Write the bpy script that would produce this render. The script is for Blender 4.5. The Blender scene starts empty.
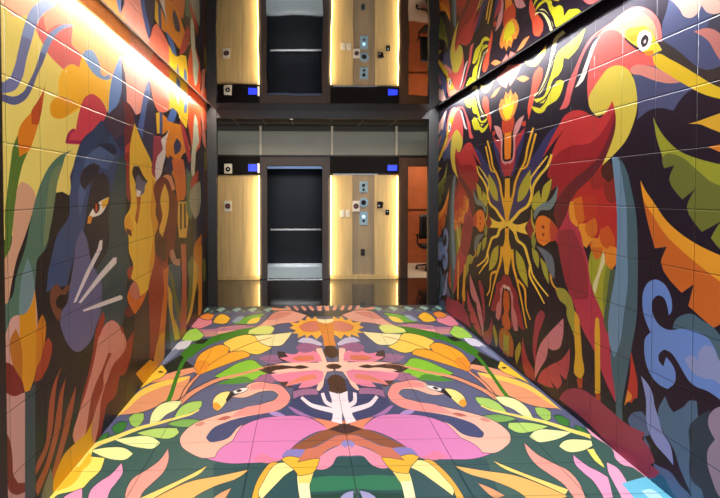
import bpy, bmesh, math, random
import numpy as np
from mathutils import Vector, Matrix
from mathutils.geometry import delaunay_2d_cdt
random.seed(4)
SC = bpy.context.scene
COL = SC.collection

# ---------------------------------------------------------------- camera
F_PX = 520.0
EYE = Vector((0.0, 0.0, 1.58))
YAW, PITCH = math.radians(2.0), math.radians(-1.4)
VPX, VPY = 302.0, 193.0
d_ = Vector((math.sin(YAW)*math.cos(PITCH), math.cos(YAW)*math.cos(PITCH), math.sin(PITCH)))
r_ = Vector((math.cos(YAW), -math.sin(YAW), 0.0))
u_ = r_.cross(d_)
u0 = F_PX * r_.y / d_.y
v0 = F_PX * u_.y / d_.y
CX, CY = VPX - u0, VPY + v0          # pixel of the optical axis
cam_d = bpy.data.cameras.new('camera'); cam = bpy.data.objects.new('camera', cam_d)
COL.objects.link(cam); SC.camera = cam
cam.matrix_world = Matrix(((r_.x, u_.x, -d_.x, EYE.x), (r_.y, u_.y, -d_.y, EYE.y), (r_.z, u_.z, -d_.z, EYE.z), (0, 0, 0, 1)))
cam_d.sensor_fit = 'HORIZONTAL'; cam_d.sensor_width = 36.0
cam_d.lens = F_PX/720*36
cam_d.shift_x = (360-CX)/720
cam_d.shift_y = (CY-249)/720
cam_d.clip_start = 0.05

def ray(px, py):
    return d_*F_PX + r_*(px-CX) + u_*(CY-py)

def on_left(px, py):
    d = ray(px, py); t = (XL-EYE.x)/d.x
    p = EYE + d*t; return (p.y, p.z)
def on_right(px, py):
    d = ray(px, py); t = (XR-EYE.x)/d.x
    p = EYE + d*t; return (p.y, p.z)
def on_floor(px, py):
    d = ray(px, py); t = -EYE.z/d.z
    p = EYE + d*t; return (p.x, p.y)

XL, XR = -1.31, 1.915        # tiled side walls
Y0, Y1 = 2.20, 7.25          # near and far end of the tiled passage
ZM = 2.72                    # mirror ceiling
ZT = 2.90                    # top of the wall behind the light gap
YL0 = on_left(3.6, 250)[0]                    # the left wall starts behind its black end frame
XMID = 0.288                 # symmetry axis of the floor print
YMID = on_right(507, 224.7)[0]

# ---------------------------------------------------------------- helpers
def lin(c):
    if isinstance(c, str):
        c = tuple(int(c[i:i+2], 16) for i in (0, 2, 4))
    out = []
    for v in c:
        v = v/255
        out.append(v/12.92 if v <= 0.04045 else ((v+0.055)/1.055)**2.4)
    return tuple(out)

MATS = {}
def mat(name, col=(128, 128, 128), rough=0.5, metal=0.0, emit=None, es=0.0, spec=0.5, noise=0.0, nscale=8.0, wood=False, trans=0.0, stretch=(1, 1, 1), bump=0.0, coat=0.0):
    if name in MATS: return MATS[name]
    m = bpy.data.materials.new(name); m.use_nodes = True
    nt = m.node_tree; b = nt.nodes['Principled BSDF']
    L = nt.links.new
    c = lin(col)
    b.inputs['Base Color'].default_value = (*c, 1)
    b.inputs['Roughness'].default_value = rough
    b.inputs['Metallic'].default_value = metal
    b.inputs['Specular IOR Level'].default_value = spec
    b.inputs['Transmission Weight'].default_value = trans
    b.inputs['Coat Weight'].default_value = coat
    if emit is not None:
        b.inputs['Emission Color'].default_value = (*lin(emit), 1)
        b.inputs['Emission Strength'].default_value = es
    if noise > 0 or wood:
        tc = nt.nodes.new('ShaderNodeTexCoord')
        mp = nt.nodes.new('ShaderNodeMapping'); L(tc.outputs['Object'], mp.inputs['Vector'])
        mp.inputs['Scale'].default_value = stretch
        n = nt.nodes.new('ShaderNodeTexNoise'); n.inputs['Scale'].default_value = nscale; n.inputs['Detail'].default_value = 5
        L(mp.outputs['Vector'], n.inputs['Vector'])
        mr = nt.nodes.new('ShaderNodeMapRange'); L(n.outputs['Fac'], mr.inputs['Value'])
        mr.inputs['From Min'].default_value = 0.3; mr.inputs['From Max'].default_value = 0.7
        mr.inputs['To Min'].default_value = 1-noise; mr.inputs['To Max'].default_value = 1+noise*0.6
        mx = nt.nodes.new('ShaderNodeMix'); mx.data_type = 'RGBA'; mx.blend_type = 'MULTIPLY'
        mx.inputs[0].default_value = 1.0
        mx.inputs[6].default_value = (*c, 1)
        L(mr.outputs['Result'], mx.inputs[7]); L(mx.outputs[2], b.inputs['Base Color'])
        if bump:
            bp = nt.nodes.new('ShaderNodeBump'); bp.inputs['Strength'].default_value = bump; bp.inputs['Distance'].default_value = 0.01
            L(n.outputs['Fac'], bp.inputs['Height']); L(bp.outputs['Normal'], b.inputs['Normal'])
    MATS[name] = m
    return m

def tile_mat(name, ax_u, off_u, step_u, ax_v, off_v, step_v, rough, spec):
    """printed glazed tile: print colour per face, narrow grout joints with eased tile edges"""
    m = bpy.data.materials.new(name); m.use_nodes = True
    nt = m.node_tree; b = nt.nodes['Principled BSDF']; L = nt.links.new
    at = nt.nodes.new('ShaderNodeAttribute'); at.attribute_name = 'print'
    tc = nt.nodes.new('ShaderNodeTexCoord'); sp = nt.nodes.new('ShaderNodeSeparateXYZ')
    L(tc.outputs['Object'], sp.inputs[0])
    def math_(op, a, bb=None, clamp=False):
        n = nt.nodes.new('ShaderNodeMath'); n.operation = op; n.use_clamp = clamp
        for i, v in enumerate((a, bb)):
            if v is None: continue
            if isinstance(v, (int, float)): n.inputs[i].default_value = v
            else: L(v, n.inputs[i])
        return n.outputs[0]
    def dist(ax, off, step):
        s = math_('SUBTRACT', sp.outputs[ax], off - step/2 + 50*step*-1)
        f = math_('MODULO', s, step)
        return math_('ABSOLUTE', math_('SUBTRACT', f, step/2)), math_('FLOOR', math_('DIVIDE', math_('ADD', s, 0), step))
    du, iu = dist(ax_u, off_u, step_u); dv, iv = dist(ax_v, off_v, step_v)
    d = math_('MINIMUM', du, dv)
    def mrange(v, a, bb, c, dd):
        n = nt.nodes.new('ShaderNodeMapRange'); n.interpolation_type = 'SMOOTHSTEP'
        L(v, n.inputs['Value'])
        for k, x in zip(('From Min', 'From Max', 'To Min', 'To Max'), (a, bb, c, dd)): n.inputs[k].default_value = x
        return n.outputs['Result']
    g = mrange(d, 0.0012, 0.0028, 0.45, 1.0)
    mx = nt.nodes.new('ShaderNodeMix'); mx.data_type = 'RGBA'; mx.blend_type = 'MULTIPLY'; mx.inputs[0].default_value = 1
    L(at.outputs['Color'], mx.inputs[6]); L(g, mx.inputs[7])
    L(mx.outputs[2], b.inputs['Base Color'])
    # eased edge + slight waviness of the glaze
    h = mrange(d, 0.001, 0.006, 0.0, 1.0)
    nz = nt.nodes.new('ShaderNodeTexNoise'); nz.inputs['Scale'].default_value = 3.0; nz.inputs['Detail'].default_value = 1
    L(tc.outputs['Object'], nz.inputs['Vector'])
    hh = math_('ADD', h, math_('MULTIPLY', nz.outputs['Fac'], 1.2))
    bp = nt.nodes.new('ShaderNodeBump'); bp.inputs['Strength'].default_value = 1.0; bp.inputs['Distance'].default_value = 0.0022
    L(hh, bp.inputs['Height']); L(bp.outputs['Normal'], b.inputs['Normal'])
    b.inputs['Roughness'].default_value = rough
    b.inputs['Specular IOR Level'].default_value = spec
    return m

def tag(o, label=None, cat=None, group=None, kind=None):
    if label: o['label'] = label
    if cat: o['category'] = cat
    if group: o['group'] = group
    if kind: o['kind'] = kind
    return o

class MB:
    def __init__(s): s.bm = bmesh.new()
    def box(s, x0, x1, y0, y1, z0, z1, bev=0.0):
        r = bmesh.ops.create_cube(s.bm, size=1)
        vs = r['verts']
        for v in vs:
            v.co = Vector(((x0+x1)/2 + v.co.x*(x1-x0), (y0+y1)/2 + v.co.y*(y1-y0), (z0+z1)/2 + v.co.z*(z1-z0)))
        if bev > 0:
            es = list({e for v in vs for e in v.link_edges})
            bmesh.ops.bevel(s.bm, geom=es, offset=bev, segments=2, affect='EDGES', profile=0.6)
        return s
    def cyl(s, p0, p1, r0, r1=None, seg=20):
        r1 = r0 if r1 is None else r1
        p0, p1 = Vector(p0), Vector(p1); ax = p1-p0
        q = ax.to_track_quat('Z', 'Y').to_matrix().to_4x4()
        M = Matrix.Translation((p0+p1)/2) @ q
        bmesh.ops.create_cone(s.bm, cap_ends=True, segments=seg, radius1=r0, radius2=r1, depth=ax.length, matrix=M)
        return s
    def tube(s, pts, r, seg=10):
        pts = [Vector(p) for p in pts]; rings = []
        for i, p in enumerate(pts):
            t = (pts[min(i+1, len(pts)-1)] - pts[max(i-1, 0)]).normalized()
            q = t.to_track_quat('Z', 'Y').to_matrix()
            rings.append([s.bm.verts.new(p + q @ Vector((r*math.cos(2*math.pi*k/seg), r*math.sin(2*math.pi*k/seg), 0))) for k in range(seg)])
        for a, b in zip(rings, rings[1:]):
            for k in range(seg): s.bm.faces.new((a[k], a[(k+1) % seg], b[(k+1) % seg], b[k]))
        s.bm.faces.new(rings[0][::-1]); s.bm.faces.new(rings[-1])
        return s
    def build(s, name, m, parent=None, smooth=False):
        me = bpy.data.meshes.new(name)
        bmesh.ops.recalc_face_normals(s.bm, faces=s.bm.faces)
        s.bm.to_mesh(me); s.bm.free()
        if smooth:
            me.polygons.foreach_set('use_smooth', [True]*len(me.polygons))
            try: me.set_sharp_from_angle(angle=math.radians(35))
            except Exception: pass
        o = bpy.data.objects.new(name, me); COL.objects.link(o)
        me.materials.append(m)
        if parent: o.parent = parent; o.matrix_parent_inverse = Matrix.Translation(-parent.location)
        return o
def root(name, loc, label, cat, group=None):
    o = bpy.data.objects.new(name, None); COL.objects.link(o); o.location = loc
    o.empty_display_size = 0.1
    return tag(o, label, cat, group)
def structure(o): o['kind'] = 'structure'; return o

# ---------------------------------------------------------------- print tracing
def smooth_loop(P, n=4):
    N = len(P); out = []
    P = [np.array(p, float) for p in P]
    T = []
    for i in range(N):
        a, b, c = P[i-1], P[i], P[(i+1) % N]
        u, v = b-a, c-b
        lu, lv = np.linalg.norm(u)+1e-9, np.linalg.norm(v)+1e-9
        ca = float(np.dot(u, v)/(lu*lv))
        if ca < 0.5: T.append((b*0, b*0))
        else:
            t = (u/lu*lv + v/lv*lu)/(lu+lv)
            T.append((t*lu, t*lv))          # incoming, outgoing
    for i in range(N):
        p, q = P[i], P[(i+1) % N]; m0 = T[i][1]; m1 = T[(i+1) % N][0]
        seg = np.linalg.norm(q-p)
        k = 1 if (not m0.any() and not m1.any()) else max(2, min(n, int(seg/2)+1))
        for j in range(k):
            t = j/k
            out.append((2*t**3-3*t**2+1)*p + (t**3-2*t**2+t)*m0 + (-2*t**3+3*t**2)*q + (t**3-t**2)*m1)
    return out

class Print:
    def __init__(s, proj, mirror): s.proj = proj; s.mirror = mirror; s.shapes = []
    def _pts(s, org, txt):
        v = [float(a) for a in txt.replace(',', ' ').split()]
        return [(org[0]+v[i]/6, org[1]+v[i+1]/6) for i in range(0, len(v)-1, 2)]
    def poly(s, org, col, txt, sm=True, outline=None, ow=1.0):
        P = s._pts(org, txt)
        Q = smooth_loop(P) if sm else [np.array(p) for p in P]
        if outline:
            c = [np.array(q) for q in Q]; n = len(c)
            A = sum(c[i][0]*c[(i+1) % n][1]-c[(i+1) % n][0]*c[i][1] for i in range(n))
            sg = 1 if A > 0 else -1
            R = []
            for i in range(n):
                t = c[(i+1) % n]-c[i-1]; l = np.linalg.norm(t)+1e-9
                R.append(c[i] + np.array((t[1], -t[0]))/l*sg*ow)
            s._add(outline, R)
        s._add(col, Q)
    def _add(s, col, Q):
        W = np.array([s.proj(q[0], q[1]) for q in Q])
        s.shapes.append((lin(col), W))
        if s.mirror: s.shapes.append((lin(col), s.mirror(W)))
    def single(s, org, col, txt):
        s.shapes.append((lin(col), np.array([s.proj(q[0], q[1]) for q in smooth_loop(s._pts(org, txt))])))
    def stroke(s, org, col, txt, w0, w1=None, outline=None):
        w1 = w0 if w1 is None else w1
        P = [np.array(p) for p in s._pts(org, txt)]
        # open catmull
        E = [2*P[0]-P[1]] + P + [2*P[-1]-P[-2]]; C = []
        for i in range(1, len(E)-2):
            for j in range(4):
                t = j/4; a, b, c, d = E[i-1:i+3]
                C.append(0.5*((2*b)+(-a+c)*t+(2*a-5*b+4*c-d)*t*t+(-a+3*b-3*c+d)*t**3))
        C.append(P[-1])
        def band(extra):
            Lf, Rt = [], []
            for i, p in enumerate(C):
                t = C[min(i+1, len(C)-1)]-C[max(i-1, 0)]; t = t/(np.linalg.norm(t)+1e-9)
                w = (w0+(w1-w0)*i/(len(C)-1))/12 + extra
                nn = np.array((-t[1], t[0]))*w
                Lf.append(p+nn); Rt.append(p-nn)
            return Lf + Rt[::-1]
        if outline: s._add(outline, band(0.9))
        s._add(col, band(0))
    def rect(s, col, a0, a1, b0, b1):
        s.shapes.append((lin(col), np.array([(a0, b0), (a1, b0), (a1, b1), (a0, b1)])))
    def mesh(s, name, m, a0, a1, b0, b1, place, back):
        verts, edges = [], []
        def add(loop):
            k = len(verts); n = len(loop)
            verts.extend([Vector((float(p[0]), float(p[1]))) for p in loop])
            edges.extend([(k+i, k+(i+1) % n) for i in range(n)])
        add([(a0, b0), (a1, b0), (a1, b1), (a0, b1)])
        use = []
        for c, W in s.shapes:
            if W[:, 0].max() < a0 or W[:, 0].min() > a1 or W[:, 1].max() < b0 or W[:, 1].min() > b1: continue
            W = W.copy()
            W[:, 0] = np.clip(W[:, 0], a0-0.3, a1+0.3); W[:, 1] = np.clip(W[:, 1], b0-0.3, b1+0.3)
            use.append((c, W)); add(W)
        vo, eo, fo, ov, oe, of = delaunay_2d_cdt(verts, edges, [], 0, 1e-5)
        V = np.array([(v.x, v.y) for v in vo])
        T = np.array([f[:3] for f in fo])
        cen = V[T].mean(axis=1)
        keep = (cen[:, 0] > a0) & (cen[:, 0] < a1) & (cen[:, 1] > b0) & (cen[:, 1] < b1)
        T = T[keep]; cen = cen[keep]
        colr = np.tile(np.array(s.base), (len(T), 1))
        for c, W in use:
            x0, y0 = W.min(0); x1, y1 = W.max(0)
            idx = np.where((cen[:, 0] >= x0) & (cen[:, 0] <= x1) & (cen[:, 1] >= y0) & (cen[:, 1] <= y1))[0]
            if not len(idx): continue
            px, py = cen[idx, 0], cen[idx, 1]
            wind = np.zeros(len(idx), int)
            for i in range(len(W)):
                xa, ya = W[i-1]; xb, yb = W[i]
                if ya == yb: continue
                cr = ((ya > py) != (yb > py)) & (px < (xb-xa)*(py-ya)/(yb-ya)+xa)
                wind += np.where(cr, 1 if yb > ya else -1, 0)
            colr[idx[wind != 0]] = c
        P3 = [place(v[0], v[1]) for v in V]
        me = bpy.data.meshes.new(name)
        n0 = len(P3)
        tris = [tuple(int(q) for q in t) for t in T]
        # a tile slab: give the printed face a body of its own thickness
        cs = [(a0, b0), (a1, b0), (a1, b1), (a0, b1)]
        fr = [place(*c) for c in cs]; bk = [back(*c) for c in cs]
        P3 += fr + bk
        faces = tris + [tuple(n0+4+k for k in (0, 1, 2, 3))] + [(n0+k, n0+(k+1) % 4, n0+4+(k+1) % 4, n0+4+k) for k in range(4)]
        me.from_pydata(P3, [], faces); me.update()
        at = me.color_attributes.new('print', 'FLOAT_COLOR', 'CORNER')
        buf = np.zeros((len(me.loops), 4), np.float32); buf[:, 3] = 1; buf[:, :3] = lin('3a3432')
        buf[:len(T)*3, :3] = np.repeat(colr, 3, axis=0)
        at.data.foreach_set('color', buf.ravel())
        me.materials.append(m)
        o = bpy.data.objects.new(name, me); COL.objects.link(o)
        return structure(o)
# ---------------------------------------------------------------- left wall print
L1, L2, L3, L4, L5, L6 = [(0, 83*i) for i in range(6)]
M1, M2, M3, M4, M5 = [(100, 83*i) for i in range(5)]
LW = Print(on_left, None); LW.base = lin('231e22')
p = LW.poly; st = LW.stroke
YEL = 'e4cc66'
p(L1, YEL, '-80 -100, 700 -100, 700 500, 655 640, 600 760, 520 862, 500 930, 440 1118, 415 1173, 375 1150, 340 1155, 250 1200, 190 1290, 100 1400, -80 1500', False)
p(L1, 'e8a888', '-80 -160, -80 -20, 30 40, 80 100, 160 90, 215 175, 250 250, 290 325, 380 415, 430 385, 475 405, 490 345, 560 380, 610 460, 700 470, 760 420, 1000 600, 1300 760, 1400 600, 900 100, 400 -400')
p(L1, 'f0a060', '430 -60, 430 270, 500 330, 612 455, 690 430, 720 350, 770 320, 780 200, 700 0', False)
p(L1, 'd2605c', '215 165, 262 90, 340 60, 432 150, 432 270, 490 335, 475 405, 430 385, 380 415, 290 325, 250 250')
p(L1, 'e98a70', '262 90, 340 0, 432 20, 432 150, 340 150, 280 190')
p(L2, 'f2b41c', '372 120, 378 -80, 430 -112, 475 -93, 490 -155, 560 -90, 620 -20, 662 -10, 655 80, 650 180, 620 110, 550 65, 500 100, 480 150, 420 190')
p(L2, 'e09818', '378 80, 335 85, 308 115, 300 160, 312 198, 345 215, 400 200, 440 165, 480 142, 430 100')
p(L2, 'c8404c', '455 280, 485 140, 510 85, 550 65, 600 95, 640 180, 600 260, 520 362, 392 362, 402 315, 420 285, 440 272')
p(L2, '9c2444', '392 362, 402 315, 420 285, 440 272, 455 282, 428 302, 414 345, 525 345, 515 364')
p(L1, '7d8cb4', '380 -60, 330 35, 262 80, 222 140, 195 230, 160 350, 125 490, 90 540, 20 560, -40 560, -40 500, 20 490, 55 470, 80 420, 110 300, 150 140, 190 50, 260 -10, 300 -80')  # both arcs paler at the top, the strip light's wash put into the colour
p(L1, '6d7096', '190 240, 160 350, 125 490, 90 540, 20 560, -40 560, -40 500, 20 490, 55 470, 80 420, 110 300, 130 215')
p(L1, '7284b0', '452 155, 400 165, 345 200, 300 270, 265 360, 220 460, 190 540, 150 600, 85 630, 20 610, -40 590, -40 540, 20 565, 90 578, 140 550, 175 490, 215 400, 250 290, 290 210, 340 165, 390 145')
p(L1, '55587c', '275 330, 265 360, 220 460, 190 540, 150 600, 85 630, 20 610, -40 590, -40 540, 20 565, 90 578, 140 550, 175 490, 215 400, 245 310')
p(L1, '7090be', '495 325, 520 300, 550 300, 580 340, 600 390, 612 450, 630 460, 655 445, 665 470, 640 480, 600 470, 560 440, 520 380')
# carrot and leaves
p(L2, 'b4481f', '283 -70, 262 80, 250 170, 230 250, 190 248, 188 170, 225 110, 262 40')
p(L2, 'd87a1c', '188 178, 190 248, 228 250, 205 330, 170 410, 118 445, 104 330, 125 250')
p(L3, '55702c', '105 -185, 80 -120, 62 0, 50 100, 30 270, 22 500, -40 640, 22 640, 62 480, 75 380, 95 200, 112 90, 140 -20, 168 -85, 116 -56')
p(L3, 'cf9a76', '115 110, 130 95, 160 105, 210 160, 190 290, 150 420, 100 560, 70 700, 25 880, -40 940, -30 640, 60 500, 80 330, 95 200')
p(L3, '52705a', '440 -97, 400 -70, 375 0, 345 100, 330 200, 300 380, 272 498, 225 560, 215 650, 208 735, 185 830, 150 888, 80 905, 40 1000, -40 1100, -40 900, 70 790, 100 650, 150 498, 185 320, 210 210, 250 90, 305 -10, 370 -70')
p(L3, '6f7d56', '300 80, 345 0, 375 -10, 345 100, 330 200, 300 380, 275 470, 262 480, 270 330, 285 180')
p(L4, '6f8684', '165 50, 195 140, 208 240, 185 332, 150 388, 115 392, 125 200')
# lower left corner
p(L4, 'd09a86', '208 240, 215 300, 215 520, 100 700, 25 700, 20 560, 40 490, 80 405, 150 388, 185 332')
p(L5, 'd48c1c', '118 -100, 150 -110, 190 -170, 210 -255, 216 -100, 218 100, 205 280, 175 360, 150 362, 130 290, 118 100')
p(L5, 'b66a20', '62 40, 95 -20, 120 40, 132 290, 100 250, 75 190, 60 120')
p(L5, 'c8741c', '230 -60, 255 -107, 273 -60, 272 40, 245 160, 212 240, 218 80')
p(L5, 'a03c22', '272 60, 290 33, 308 60, 302 160, 272 240, 235 290, 206 302, 215 230, 245 160')
p(L5, 'c89080', '-40 340, 30 350, 80 385, 150 362, 150 1200, -40 1200', False)
p(L5, '7e2820', '-40 190, 50 185, 75 200, 105 250, 132 288, 146 355, 110 380, 80 385, 50 372, -40 340')
p(L5, '39464a', '150 362, 180 350, 212 305, 212 1200, 150 1200', False)
p(L6, '7c2e22', '-20 90, 30 100, 55 140, 75 260, 85 370, 110 408, 150 405, 150 460, 100 480, 60 460, 40 380, -20 300')
p(L6, '7c2e22', '-20 300, 40 400, 60 600, -20 600', False)
for t in ('370 208, 345 290, 330 400, 318 560, 275 740, 215 860, 215 810, 268 690, 290 498, 300 400, 330 290',
          '395 275, 378 400, 365 560, 330 700, 290 830, 225 985, 215 950, 270 800, 315 640, 340 480, 362 360',
          '457 325, 445 420, 420 560, 400 640, 370 740, 325 900, 300 890, 340 740, 375 600, 400 480, 430 390'):
    p(L5, 'a04a30', t)
p(L6, '6d6e58', '305 318, 322 400, 325 560, 230 560, 262 440')
# salmon stem
p(L5, '94322a', '578 -20, 618 -118, 632 -60, 690 -80, 730 -40, 760 60, 803 -10, 792 120, 770 200, 745 255, 720 262, 712 300, 690 390, 645 432, 628 498, 600 640, 560 760, 440 760, 455 600, 490 400, 530 250, 560 100')
p(L5, 'd48878', '600 10, 640 -55, 673 0, 650 120, 610 230, 570 320, 545 410, 530 498, 515 600, 480 700, 445 660, 470 498, 510 380, 540 270, 570 150')
p(L5, 'cc8070', '700 60, 715 -10, 740 10, 757 80, 720 150, 690 180, 650 270, 625 340, 605 420, 598 498, 585 600, 565 680, 545 640, 565 498, 600 390, 620 330, 622 250, 660 150')
p(L6, 'dc9f1c', '560 25, 548 100, 560 185, 520 240, 320 470, 320 400, 350 310, 390 230, 450 170, 515 110')
# ears, panther
p(M2, 'f0a094', '150 -80, 160 60, 165 130, 190 175, 215 190, 240 180, 255 130, 270 40, 300 -60, 250 -220, 180 -240')
p(M2, 'e87864', '290 -60, 305 20, 330 130, 350 170, 390 175, 415 160, 418 60, 420 -90, 340 -220')
p(M2, 'b44a44', '340 -150, 420 -90, 560 40, 560 -40, 400 -170', False)
p(M2, '31304c', '50 190, 130 95, 170 120, 215 190, 235 230, 240 330, 180 420, 60 900, -60 900, -180 560, -160 498, -100 330, 0 250')
p(M2, '33415f', '-160 498, -115 370, -60 300, 10 220, 60 330, 150 420, 100 560, 60 640, 20 780, -40 700, -60 640, -30 540, -120 620, -160 680')
p(M2, '6486c2', '125 -168, 95 -100, 70 -20, 58 60, 50 190, 80 165, 110 120, 128 60, 130 -40')
p(M2, '3c3a58', '128 -150, 130 -40, 128 60, 108 125, 135 110, 160 130, 160 60, 148 -60')
p(M2, '6e3032', '135 110, 165 125, 200 185, 205 240, 182 350, 150 385, 140 260')
p(M2, '4a3a4a', '50 190, 100 140, 135 115, 140 300, 100 340, 40 280, 30 240')
p(M2, '3b3753', '293 -20, 305 20, 320 120, 330 200, 335 300, 345 420, 330 520, 300 480, 250 350, 225 270, 235 220, 262 80')
p(M2, '5268a4', '293 -20, 270 40, 245 180, 232 280, 255 330, 268 220, 285 120, 300 60')
p(M2, 'ba4436', '182 350, 150 385, 150 498, 160 640, 180 640, 185 498', False)
# panther blues
p(L3, '38496c', '480 -40, 440 60, 418 180, 415 300, 340 420, 320 500, 290 640, 278 760, 330 730, 400 720, 440 560, 460 450, 500 380, 530 200, 560 120, 620 40, 655 70, 665 180, 700 100, 715 -100, 660 -200, 600 -100')
p(L2, '2c2c42', '590 370, 640 358, 690 380, 702 415, 660 450, 610 490, 590 545, 540 610, 505 640, 495 600, 530 510, 560 430')
p(L3, '2b2832', '580 60, 620 35, 645 70, 655 180, 655 498, 620 640, 570 600, 520 470, 508 400, 525 250, 540 150')
p(L3, '4c5f86', '520 -60, 600 -120, 690 -60, 650 20, 600 10, 560 70, 530 120, 500 220, 480 300, 470 150, 500 40')
p(L3, '2b2832', '500 20, 560 -20, 600 0, 590 40, 540 100, 510 145, 488 120')
p(L3, '34484c', '655 240, 690 60, 715 -60, 750 -40, 760 120, 755 300, 768 400, 765 500, 780 620, 760 700, 765 800, 750 900, 700 1010, 580 1000, 600 900, 612 800, 612 700, 560 640, 640 520')
p(L3, 'e4dcc8', '555 262, 600 212, 650 187, 638 240, 600 292, 550 308, 542 345, 525 342, 538 290')
p(L3, 'e8b02c', '608 212, 655 186, 645 230, 618 258')
p(L3, 'd88c2c', '530 300, 556 300, 545 345, 524 346')
p(L3, '2a1a18', '562 235, 575 212, 592 222, 594 268, 575 288, 562 262')
p(L3, 'd0542c', '572 228, 584 226, 584 270, 573 272')
p(L4, '625f80', '495 -118, 520 -60, 545 60, 580 140, 610 200, 610 300, 600 400, 575 470, 555 530, 510 592, 470 617, 440 608, 400 560, 375 498, 360 430, 372 370, 400 330, 415 240, 430 160, 445 60, 460 -50')
p(L4, '70402c', '345 208, 372 250, 410 208, 422 240, 400 260, 395 310, 370 360, 365 430, 348 430, 320 380, 300 300, 310 240, 330 215')
p(L4, '221a1c', '335 315, 362 275, 395 275, 388 335, 365 360, 340 345')
CRM = 'd8cfc8'
p(L4, CRM, '440 322, 515 140, 585 0, 598 -50, 615 -55, 612 0, 540 140, 456 318', False)
p(L4, CRM, '470 322, 600 145, 680 52, 700 50, 698 85, 600 190, 485 325', False)
p(L4, CRM, '498 365, 600 322, 722 277, 735 285, 733 302, 600 348, 500 376', False)
# chin strokes, dark
p(L4, '9a2e28', '616 378, 628 400, 625 440, 600 520, 575 520, 590 440')
p(L4, 'd28878', '600 540, 615 480, 640 445, 672 428, 705 445, 730 500, 740 560, 700 620, 620 620')
# woman face
p(M3, '8e2e2a', '152 -80, 185 -80, 185 120, 182 220, 160 180, 158 60', False)
p(M3, 'e4ba3c', '208 -258, 250 -150, 310 -20, 330 60, 340 150, 335 290, 350 350, 330 420, 330 520, 320 640, 290 740, 240 782, 210 700, 180 660, 200 600, 175 520, 165 400, 150 370, 150 310, 178 260, 186 215, 180 120, 178 0, 182 -130')
p(M3, 'd8982a', '310 60, 340 150, 335 290, 350 350, 330 420, 330 520, 320 640, 295 720, 300 560, 320 420, 300 260, 312 150')
p(M3, 'e0a030', '150 320, 175 290, 200 380, 190 415, 165 400')
p(M3, '63657c', '195 25, 215 0, 235 25, 255 70, 285 96, 272 115, 265 160, 240 182, 218 160, 214 90')
p(M3, '2a2028', '193 30, 203 0, 235 2, 262 60, 290 98, 262 92, 235 50, 222 60, 216 90, 220 130, 210 95')
p(M3, 'ece0d8', '218 140, 247 152, 240 180, 220 184')
p(M3, 'b05a28', '220 184, 246 184, 240 250, 224 352, 213 330, 222 250')
p(M3, '5c2420', '155 372, 186 385, 190 425, 170 410')
p(M4, '9c3826', '163 135, 188 100, 200 110, 182 190, 165 155')
p(M4, 'c27460', '178 235, 210 188, 235 240, 236 290, 215 312, 190 285')
p(M4, 'd06e28', '163 290, 178 235, 190 285, 215 312, 240 290, 285 245, 262 310, 210 392')
p(M4, '6c2822', '155 360, 175 340, 205 395, 170 410, 145 390')
p(M4, '4c3430', '212 395, 265 310, 292 240, 300 498, 300 660, 200 660', False)
p(M4, '9a3c28', '335 -20, 330 60, 290 230, 300 498, 298 660, 345 660, 360 560, 380 400, 392 250, 412 150, 400 -20', False)
p(M4, 'ce7428', '378 130, 412 100, 405 300, 390 498, 388 640, 340 660, 355 498, 385 250', False)
p(M5, 'dc9a22', '358 20, 388 0, 384 150, 372 196, 262 312, 215 250, 300 165, 322 178, 340 80', False)
# second figure
p(M3, '74302c', '330 100, 380 60, 400 80, 440 150, 470 220, 465 300, 455 420, 440 560, 400 540, 370 600, 330 520, 350 360, 340 250')
p(M3, '4c2a28', '355 420, 400 440, 395 580, 370 560, 335 510, 340 440')
p(M3, 'e2b84c', '390 105, 410 170, 408 300, 375 425, 358 400, 375 300, 362 210, 375 140')
p(M3, 'd8946e', '375 60, 425 45, 452 140, 432 150, 405 80')
p(M2, 'a04050', '322 320, 365 315, 372 400, 345 500, 345 580, 320 560, 318 440')
p(M2, 'ded6d2', '415 275, 405 370, 395 430, 380 490, 362 560, 335 590, 345 440, 375 400, 370 335, 398 310')
p(M2, 'e8b838', '335 180, 360 175, 365 300, 342 305', False)
p(M2, '44588c', '358 172, 374 185, 374 310, 358 300', False)
p(M2, 'ecc030', '415 -90, 415 160, 440 150, 462 172, 490 232, 520 275, 530 150, 524 60, 560 20, 460 -90')
p(M2, 'e08a28', '375 185, 440 240, 480 250, 520 330, 545 400, 500 425, 480 498, 500 620, 505 700, 470 705, 450 590, 430 530, 430 480, 400 440, 415 280, 375 310')
p(M2, '4a6cb0', '432 148, 462 170, 445 238, 398 225', False)
p(M2, '34365a', '460 330, 485 362, 470 420, 450 430, 443 372')
p(M2, '3c3450', '418 432, 442 455, 445 500, 420 560, 385 520')
p(M2, '5a76ac', '460 -40, 476 -20, 478 60, 468 140, 457 60')
p(M2, '5a76ac', '503 40, 517 60, 518 180, 505 180')
p(M2, 'd85834', '515 -60, 527 60, 530 260, 555 420, 640 420, 640 160, 612 60, 560 -60', False)
p(M2, 'b03444', '478 215, 502 260, 525 330, 548 470, 530 480, 500 340')
p(M2, 'c8d0b8', '570 185, 583 220, 590 300, 594 360, 580 390, 572 470, 565 620, 550 560, 548 440, 558 330, 562 240')
p(M2, '30262c', '575 420, 600 380, 610 300, 600 200, 625 280, 660 280, 660 1000, 560 1000, 560 700, 575 600', False)
p(M2, 'd0806c', '606 160, 625 240, 638 400, 625 380, 612 260')
p(M2, '807030', '625 420, 645 380, 648 560, 628 560', False)
p(M3, 'd8742c', '430 -40, 500 -40, 515 100, 500 200, 465 215, 450 100')
p(M3, '30262c', '470 215, 530 215, 545 420, 540 498, 460 498, 465 330', False)
p(M3, 'd8b050', '470 215, 522 215, 530 300, 518 430, 475 430, 466 330')
p(M3, '3a2c28', '480 225, 492 225, 490 390, 480 375', False)
p(M3, '3a2c28', '503 225, 514 225, 516 375, 505 375', False)
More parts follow.
